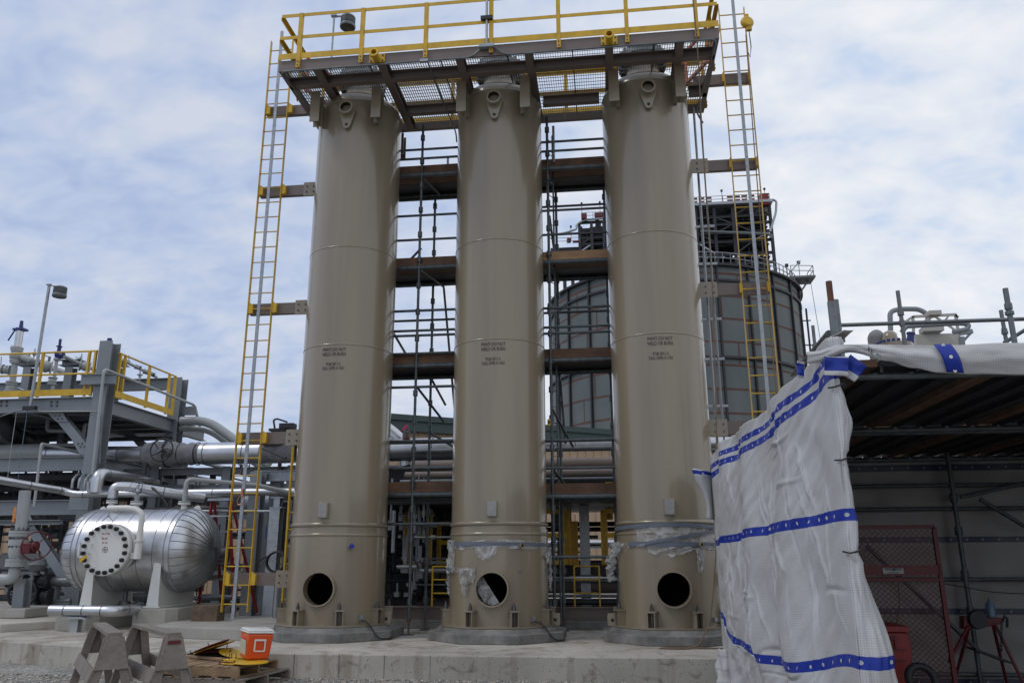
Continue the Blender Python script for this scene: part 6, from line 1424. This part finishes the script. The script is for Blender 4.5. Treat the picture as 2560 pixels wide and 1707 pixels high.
while z<zt_-.01:
    x=xl+(dx/2 if k%2 else 0)
    while x<xr-dx/2:
        b.bar((x,CY+.01,z),(x+dx/2,CY+.01,z+dz),.003,.006); b.bar((x+dx/2,CY+.01,z+dz),(x+dx,CY+.01,z),.003,.006); x+=dx
    z+=dz; k+=1
b.build('expanded_mesh','dark_red_paint',t,smooth=False,fix=False)
c=at('O',470,805,Y=CY-.03); b=MB(); b.box(c,(.205,.006,.055) if False else (.2,.006,.056)); pl=b.build('plate','pale_grey_paint',t)
b=MB(); f=lambda x,y:V((c.x+x,c.y-.005,c.z+y-.024)); text_mb(b,"TEMPEST POWER".replace("TEMPEST ","KEEPER"),.017,f,.95); b.bar(c+V((-.08,-.005,.012)),c+V((.08,-.005,.012)),.002,.010); b.bar(c+V((-.08,-.005,.024)),c+V((.085,-.005,.024)),.002,.004); b.lathe([(0,0),(.014,0)],c+V((.008,-.007,.012)),(0,-1,0),n=12); b.build('plate_lettering','dark_steel',pl,smooth=False,fix=False)
# red tool box
TY=-4.6; t=thing('tool_box',at('O',500,1500,Y=TY),'bright red steel job box with raised handle recess inside the tent','tool box'); 
x0=at('O',330,1200,Y=TY).x; x1=at('O',566,1200,Y=TY).x; x2=at('O',610,1560,Y=TY).x; zt_=at('O',560,1180,Y=TY).z; z1=at('O',580,1370,Y=TY).z; z2=at('O',600,1450,Y=TY).z
b=MB(); b.poly([(x0,TY,GZ),(x2,TY,GZ),(x2,TY,z2),(x1+.02,TY,z1),(x1,TY,zt_-.06),(x0,TY,zt_-.06)],(0,.5,0)); b.build('body','red_paint',t,bevel=.008)
b=MB(); b.mm((x0,TY-.02,zt_-.055),(x1+.01,TY+.5,zt_)); b.build('lid','red_paint',t,bevel=.006)
b=MB(); 
for z in (.76,.30): pass
cx_=at('O',490,1340,Y=TY-.02); b.box(cx_,(.17,.012,.012)); b.box(cx_+V((-.0,0,.06)),(.012,.012,.12)); b.box(cx_+V((0,0,.10)),(.07,.015,.02)); b.box(at('O',490,1413,Y=TY-.02),(.17,.012,.014)); b.build('latch','dark_red_paint',t)
b=MB(); c=at('O',665,1540,Y=-5.0); b.torus(c,(0,-1,.4),.11,.035,28,10); b.build('tyre','black_rubber',label='black rubber tyre rim at the bottom beside the red job box',cat='tyre')
b=MB(); b.path([at('O',505,890,Y=CY-.04),at('O',512,1060,Y=CY-.04),at('O',490,1180,Y=CY-.04)],.004,6); b.build('cord','dark_red_paint',label='thin cord hanging on the red mesh screen',cat='cord')
# tripod pipe vice
VY=-3.5; t=thing('pipe_vice_stand',at('O',1150,1560,Y=VY),'red tripod pipe vice stand with chain standing at the back of the tent','vice stand'); f=lambda x,y,Y=VY: at('O',x,y,Y=Y)
for p,q,Y2 in (((980,1180),(850,1420),VY-.2),((1150,1180),(1250,1600),VY+.3),((1165,1170),(1360,1580),VY-.1),((985,1190),(900,1500),VY+.3)):
    b=MB(); b.tube(f(*p),at('O',*q,Y=Y2),.016,8); b.build('leg','dark_red_paint',t)
b=MB(); b.poly([f(950,1115),f(1215,1125),f(1215,1165),f(1080,1190),f(950,1200)],(0,.12,0)); b.build('head','dark_red_paint',t,bevel=.006)
b=MB(); b.lathe([(0,-.05),(.09,-.05),(.10,0),(.09,.05),(0,.05)],f(1040,1135),(0,-1,0),n=20); b.path([f(1215,1150),f(1225,1110),f(1245,1130),f(1245,1190)],.014,8); b.build('vice','dark_steel',t)
b=MB()
for k in range(14): p=f(1205+2*math.sin(k),1160+k*14,VY-.1); b.torus(p,(1,0,0) if k%2 else (0,1,0),.013,.004,10,5)
b.build('chain','dark_steel',t)
b=MB(); b.bar(f(1000,1330),f(1240,1420),.25,.02); b.build('tray','dark_steel',t)
b=MB(); p=f(1140,1122,VY+.02); b.lathe([(0,0),(.045,.005),(.045,.13),(.012,.175),(.010,.20),(0,.205)],p,(0,0,1),n=18); b.build('bottle','bottle_blue',label='clear blue plastic bottle standing on the vice stand',cat='bottle')
# ------------------------------------------------------------ plant unit above and behind the tent
UY=6.0; f=lambda x,y,Y=UY: at('M',x,y,Y=Y)
t=thing('process_unit',(f(1000,560).x,UY,SZ),'pale grey packaged unit with box housing and piping above the tent roof','process unit')
b=MB(); p0,p1=f(905,570),f(1255,475); b.mm((p0.x,UY,p0.z-3.5),(p1.x,UY+2.2,p1.z)); b.build('housing','light_box_paint',t,bevel=.02)
b=MB()
def bb(p,q,w=.055): b.bar(f(*p),f(*q),w,w)
bb((885,350),(1225,333)); bb((885,350),(890,470)); bb((1220,335),(1240,470)); bb((885,350),(820,395)); bb((1215,340),(1240,360)); bb((960,390),(1060,345),.04); bb((1060,350),(1240,470),.04); bb((1160,350),(1100,430),.04)
b.build('frame','light_box_paint',t)
b=MB(); b.box(f(1043,330),(.27,.3,.10)); b.box(f(1030,455),(.45,.3,.11)); b.build('motor_box','light_box_paint',t)
for P,r,l in (([(710,460),(705,310),(780,290),(930,290),(1000,330),(1010,430)],.062,1),([(800,470),(830,425),(1250,400),(1325,410),(1310,450),(1200,470)],.055,2)):
    b=MB(); b.path([f(*q,UY-.8 if l==2 else UY+1) for q in P],r,14,bend=.2); b.build('pipe','grey_paint',t)
b=MB(); b.bar(f(1250,480),f(1350,465),.08,.1); b.bar(f(1350,465),f(1255,570),.05,.05); b.tube(f(1268,510),f(1272,590),.07,8); b.build('bracket','grey_paint',t)
t=thing('flanged_vessel',f(790,560,2.5),'tan vessel head with blue flange bolts peeking over the tent roof','vessel')
UY2=2.5; g=lambda x,y,Y=UY2: at('M',x,y,Y=Y)
cx_=g(790,590); b=MB(); R1=(g(935,560)-g(645,560)).length/2; b.lathe([(0,.02),(R1,.02),(R1,-.12),(R1*.92,-.13),(R1*.92,-3.0)],V((cx_.x,UY2+R1,g(790,545).z)),(0,0,1),n=36); b.build('flange','tan_paint',t)
b=MB()
for k in range(20):
    a=2*PI*k/20; c=V((cx_.x+R1*.86*math.cos(a),UY2+R1+R1*.86*math.sin(a),g(790,545).z)); b.tube(c,c+V((0,0,.08)),.033,8); b.tube(c-V((0,0,.2)),c,.03,6)
b.build('bolts','blue_paint',t)
b=MB(); c=g(700,495,UY2+.6); b.lathe([(0,.15),(.07,.14),(.13,.09),(.15,0),(.15,-.4)],c-V((0,0,.06)),(0.1,0,1),n=24); b.build('head','tan_paint',t)
rows=[]
c=g(600,520,UY2+.8)
for i in range(17):
    th=i/16*PI*.62; rows.append([c+V((.17*math.cos(a)*math.cos(th),.17*math.sin(a)*math.cos(th),.19*math.sin(th)-.02))*1.0+V((0,0,.02*noise.noise(V((a*3,th*4,1))))) for a in [2*PI*j/28 for j in range(29)]])
b=MB(); b.grid(rows); b.lathe([(.17,-.9),(.17,0)],c,(0,0,1),n=28); b.build('jacket','insulation_cloth',t,fix=False)
b=MB(); c=g(868,495,UY2+1.2); b.lathe([(.07,-.15),(.07,.02),(.085,.02),(.085,.05),(.05,.06)],c,(.2,0,1),n=20); b.build('blue_flange','blue_paint',t)
# ------------------------------------------------------------ foreground: saw horses, pallets, cooler, blind flanges
def sawhorse(org,rot,label,L_=.62,H=.74,tw=.09,bw=.42,paint=False):
    t=thing('saw_horse',(0,0,0),label,'saw horse','weathered wooden saw horses'); th=.038
    # local axes: x along the beam, y across; legs splay outward
    b=MB(); b.box((0,0,H-.02),(L_+.02,tw+.05,.04)); b.build('top_board','old_wood',t,smooth=False,bevel=.004)
    hy=bw/2
    for sx in (-1,1):
        for sy in (-1,1):
            b=MB(); b.bar((sx*(L_/2-.03),sy*(tw/2+.005),H-.05),(sx*(L_/2+.10),sy*hy,0),.038,.085,up=(0,1,.0)); b.build('leg','old_wood',t,smooth=False,bevel=.003)
        z1,z0=H-.035,H*.56
        y1=tw/2+.03; y0=tw/2+(hy-tw/2)*(1-z0/H)+.035
        x1=sx*(L_/2-.03)+sx*.045; x0=sx*(L_/2+.10*(1-z0/H)-.02)+sx*.045
        b=MB(); b.add([(x1,-y1,z1),(x1,y1,z1),(x0,y0,z0),(x0,-y0,z0),(x1-sx*.018,-y1,z1),(x1-sx*.018,y1,z1),(x0-sx*.018,y0,z0),(x0-sx*.018,-y0,z0)],[(0,1,2,3),(4,7,6,5),(0,4,5,1),(1,5,6,2),(2,6,7,3),(3,7,4,0)]); e=b.build('end_gusset','old_wood',t,smooth=False)
        if paint and sx>0:
            b=MB(); b.box(((x1+x0)/2*.35+x1*.65+.012,.0,z1*.82+z0*.18),(.004,.12,.035)); b.build('paint_smear','dark_red_paint',e)
        b=MB()
        for k in range(6):
            q=k/5
            for sy in (-1,1): p=V((x1+(x0-x1)*q,sy*(y1+(y0-y1)*q-.02),z1+(z0-z1)*q-.01)); b.tube(p,p+V((sx*.004,0,0)),.004,6)
        b.build('nails','stencil_black',e)
    z=H*.46; y=tw/2+(hy-tw/2)*(1-z/H)+.045
    for sy in (-1,1):
        b=MB(); b.bar((-L_/2-.06,sy*y,z+.02),(L_/2+.06,sy*y,z+.02),.022,.14,up=(0,sy*-.35,1)); r=b.build('side_rail','old_wood',t,smooth=False,bevel=.003)
        if sy<0:
            b=MB(); text_mb(b,"CLIA" if not paint else "OFIFINI",.052,lambda a,c:V((a+.05,-y-.013-.0-(-(c)*.35+.005),z+.0+c)),1.0); b.build('marker_lettering','stencil_black',r,smooth=False,fix=False)
    t.location=V(org); t.rotation_euler=(0,0,rot); return t
def place_horse(near,far,label,**k):
    a=at('X',*near,Z=.26); c=at('X',*far,Z=.26); d=a-c; m=(a+c)/2; return sawhorse((m.x,m.y,GZ),math.atan2(d.y,d.x),label,L_=d.length,H=.26-GZ+.02,**k)
place_horse((555,372),(385,258),'left weathered saw horse, the narrower of the two, in front of the slab')
place_horse((1200,372),(815,272),'right weathered saw horse with red paint smears on its end board',paint=True)
# pallets
def pallet(fr,ang,W,D,z0,H,m,label,slats):
    c,s=math.cos(ang),math.sin(ang); ux=V((-c,-s,0)); uy=V((-s,c,0)); fr=V(fr)
    o=fr+ux*W/2+uy*D/2; t=thing('pallet',(o.x,o.y,z0),label,'pallet','stacked wooden pallets'); R_=Matrix.Rotation(ang,3,'Z')
    rn=random.Random(int(W*100))
    for k in range(slats):
        p=fr+ux*(W*(k+.5)/slats)+uy*D/2+V((0,0,z0+H-.009-fr.z)); b=MB(); b.box(p+V((0,0,rn.uniform(-.002,.002))),(W/slats*.78,D+rn.uniform(-.01,.01),.018),M=R_); b.build('deck_board',m,t,smooth=False,bevel=.002)
    for k in range(3):
        p=fr+ux*W/2+uy*(.02+(D-.04)*k/2)+V((0,0,z0+.018+(H-.036)/2-fr.z)); b=MB(); b.box(p,(W,.038,H-.037),M=R_); b.build('stringer',m,t,smooth=False,bevel=.003)
    for k in range(5):
        p=fr+ux*(.05+(W-.1)*k/4)+uy*D/2+V((0,0,z0+.009-fr.z)); b=MB(); b.box(p,(.09,D,.017),M=R_); b.build('bottom_board',m,t,smooth=False,bevel=.002)
    return t
PA=math.radians(-9)
pallet((-2.50,-3.47,0),PA,1.25,1.02,GZ+.01,.125,'old_wood','lower grey weathered pallet lying on the gravel by the slab',9)
pz=GZ+.137
pallet((-2.60,-3.42,0),PA,1.15,.86,pz,.125,'pallet_wood','upper brown pallet on the grey one, carrying the cooler and yellow covers',9)
PT=pz+.128
# cooler
cf=at('X',2105,650,Z=PT+.035); rc=math.radians(36); t=thing('cooler',(cf.x,cf.y+.24,PT+.03),'orange and white picnic cooler standing on the upper pallet','cooler')
Rc=Matrix.Rotation(rc,3,'Z')@Matrix.Rotation(math.radians(2.5),3,'Y'); O=V((cf.x-.13,cf.y+.20,PT+.035))
def cb_(b,w0,d0,w1,d1,z0,z1):
    vs=[O+Rc@V((sx*w/2,sy*d/2,z)) for w,d,z in ((w0,d0,z0),(w1,d1,z1)) for sx,sy in ((-1,-1),(1,-1),(1,1),(-1,1))]
    b.add(vs,[(3,2,1,0),(4,5,6,7),(0,1,5,4),(1,2,6,5),(2,3,7,6),(3,0,4,7)])
b=MB(); cb_(b,.27,.38,.315,.445,0,.295); b.build('body','cooler_orange',t,bevel=.022,ang=30)
b=MB(); cb_(b,.325,.455,.33,.46,.297,.325); cb_(b,.325,.455,.30,.42,.326,.348); b.build('lid','cooler_white',t,bevel=.012)
b=MB(); h=[(-.06,.215),(-.06,.10),(.06,.10),(.06,.215)]; 
P=[O+Rc@V((x,-.230,z)) for x,z in h]
for p,q in zip(P[:-1],P[1:]): b.bar(p,q,.014,.016,up=(0,1,0))
b.bar(O+Rc@V((-.07,-.228,.225)),O+Rc@V((.07,-.228,.225)),.02,.014,up=(0,1,0)); 
b.build('handle','cooler_white',t,bevel=.002)
b=MB(); b.box(O+Rc@V((0,-.19,.05)),(.08,.012,.03),M=Rc); b.build('drain_recess','cooler_orange',t,bevel=.004)
b=MB(); b.add([O+Rc@V(p) for p in ((-.1435,-.15,.05),(-.1435,.15,.05),(-.156,.16,.22),(-.156,-.16,.22))],[(0,1,2,3)]); b.build('side_label','sticker_pale',t,smooth=False)
b=MB(); text_mb(b,"school",.07,lambda x,y:O+Rc@V((x,.09+y*.8,.3505)),1.1); text_mb(b,"equip",.05,lambda x,y:O+Rc@V((x+.03,-.10+y*.8,.3505)),1.2); b.build('marker_lettering','red_ink',t,smooth=False,fix=False)
# blind flange covers
def disc(px,py,r,h,m,label,tilt=(0,0),dz=.01,studs=(),name='flange_cover',Zt=None):
    c=at('X',px,py,Z=(PT+dz) if Zt is None else Zt); M_=Matrix.Rotation(tilt[0],3,'X')@Matrix.Rotation(tilt[1],3,'Y'); ax=M_@V((0,0,1))
    b=MB(); b.lathe([(0,0),(r-.003,0),(r,.004),(r,h-.004),(r-.004,h),(0,h)],c,ax,n=40); o=b.build(name,m,label=label,cat='flange cover',group='painted flange covers on the pallet'); BASE[o.name]=V(o.location)
    for dx,dy,L_,lean in studs:
        p=c+M_@V((dx,dy,h)); b=MB(); b.tube(p,p+M_@V((lean,0,L_)),.006,6); b.tube(p,p+M_@V((0,0,.012)),.011,6); b.build('stud','bolt_steel',o)
    return o
disc(1920,675,.235,.012,'yellow_paint','largest yellow flange cover lying flat under the front of the cooler',dz=.004,studs=((-.05,-.05,.035,0),))
disc(2040,680,.20,.012,'yellow_paint','yellow flange cover sticking out right under the cooler',dz=.018)
disc(1810,648,.085,.014,'yellow_paint','small thick yellow flange cover ringed with upright studs',dz=.045,studs=((-.06,.0,.05,0),(-.01,.05,.055,0),(.05,.04,.05,0),(0,-.03,.055,0)))
disc(1740,682,.06,.012,'dark_red_paint','small dull red disc half hidden under the yellow covers',dz=.006)
disc(1870,585,.21,.012,'yellow_paint','yellow flange cover lying tilted behind, left of the cooler',tilt=(.05,.22),dz=.05,studs=((-.08,.0,.03,0),))
disc(1650,548,.22,.012,'dark_red_paint','dark red disc lying almost flat below the two leaning covers',tilt=(.0,-.05),dz=.07,studs=((.17,-.05,.10,.02),))
disc(1640,515,.26,.012,'yellow_paint','yellow flange cover leaning up to the right on the pile',tilt=(0,-.32),dz=.11)
disc(1612,500,.22,.012,'dark_red_paint','dark red disc resting on the leaning yellow cover',tilt=(0,-.36),dz=.145,studs=((-.04,0,.05,0),))
b=MB(); c=at('X',1620,605,Z=PT+.0); 
b.box(c+V((0,.02,.02)),(.60,.26,.03)); b.box(c+V((-.02,.0,.045)),(.5,.2,.012)); o=b.build('gasket_frame','dark_steel',bevel=.003,label='flat dark steel frame bristling with studs on the upper pallet',cat='steel frame'); BASE[o.name]=V(o.location)
for k in range(13): p=c+V((-.26+.043*k,-.10+.02*((k*7)%5),.035)); b=MB(); b.tube(p,p+V((0,0,.045)),.006,6); b.build('stud','bolt_steel',o)
b=MB(); p=at('X',1330,625,Z=PT); q=at('X',1740,660,Z=PT); b.bar(p+V((0,0,.02)),q+V((0,0,.02)),.06,.03); b.build('loose_batten','pallet_wood',bevel=.003,label='loose wooden batten along the front of the upper pallet',cat='batten')
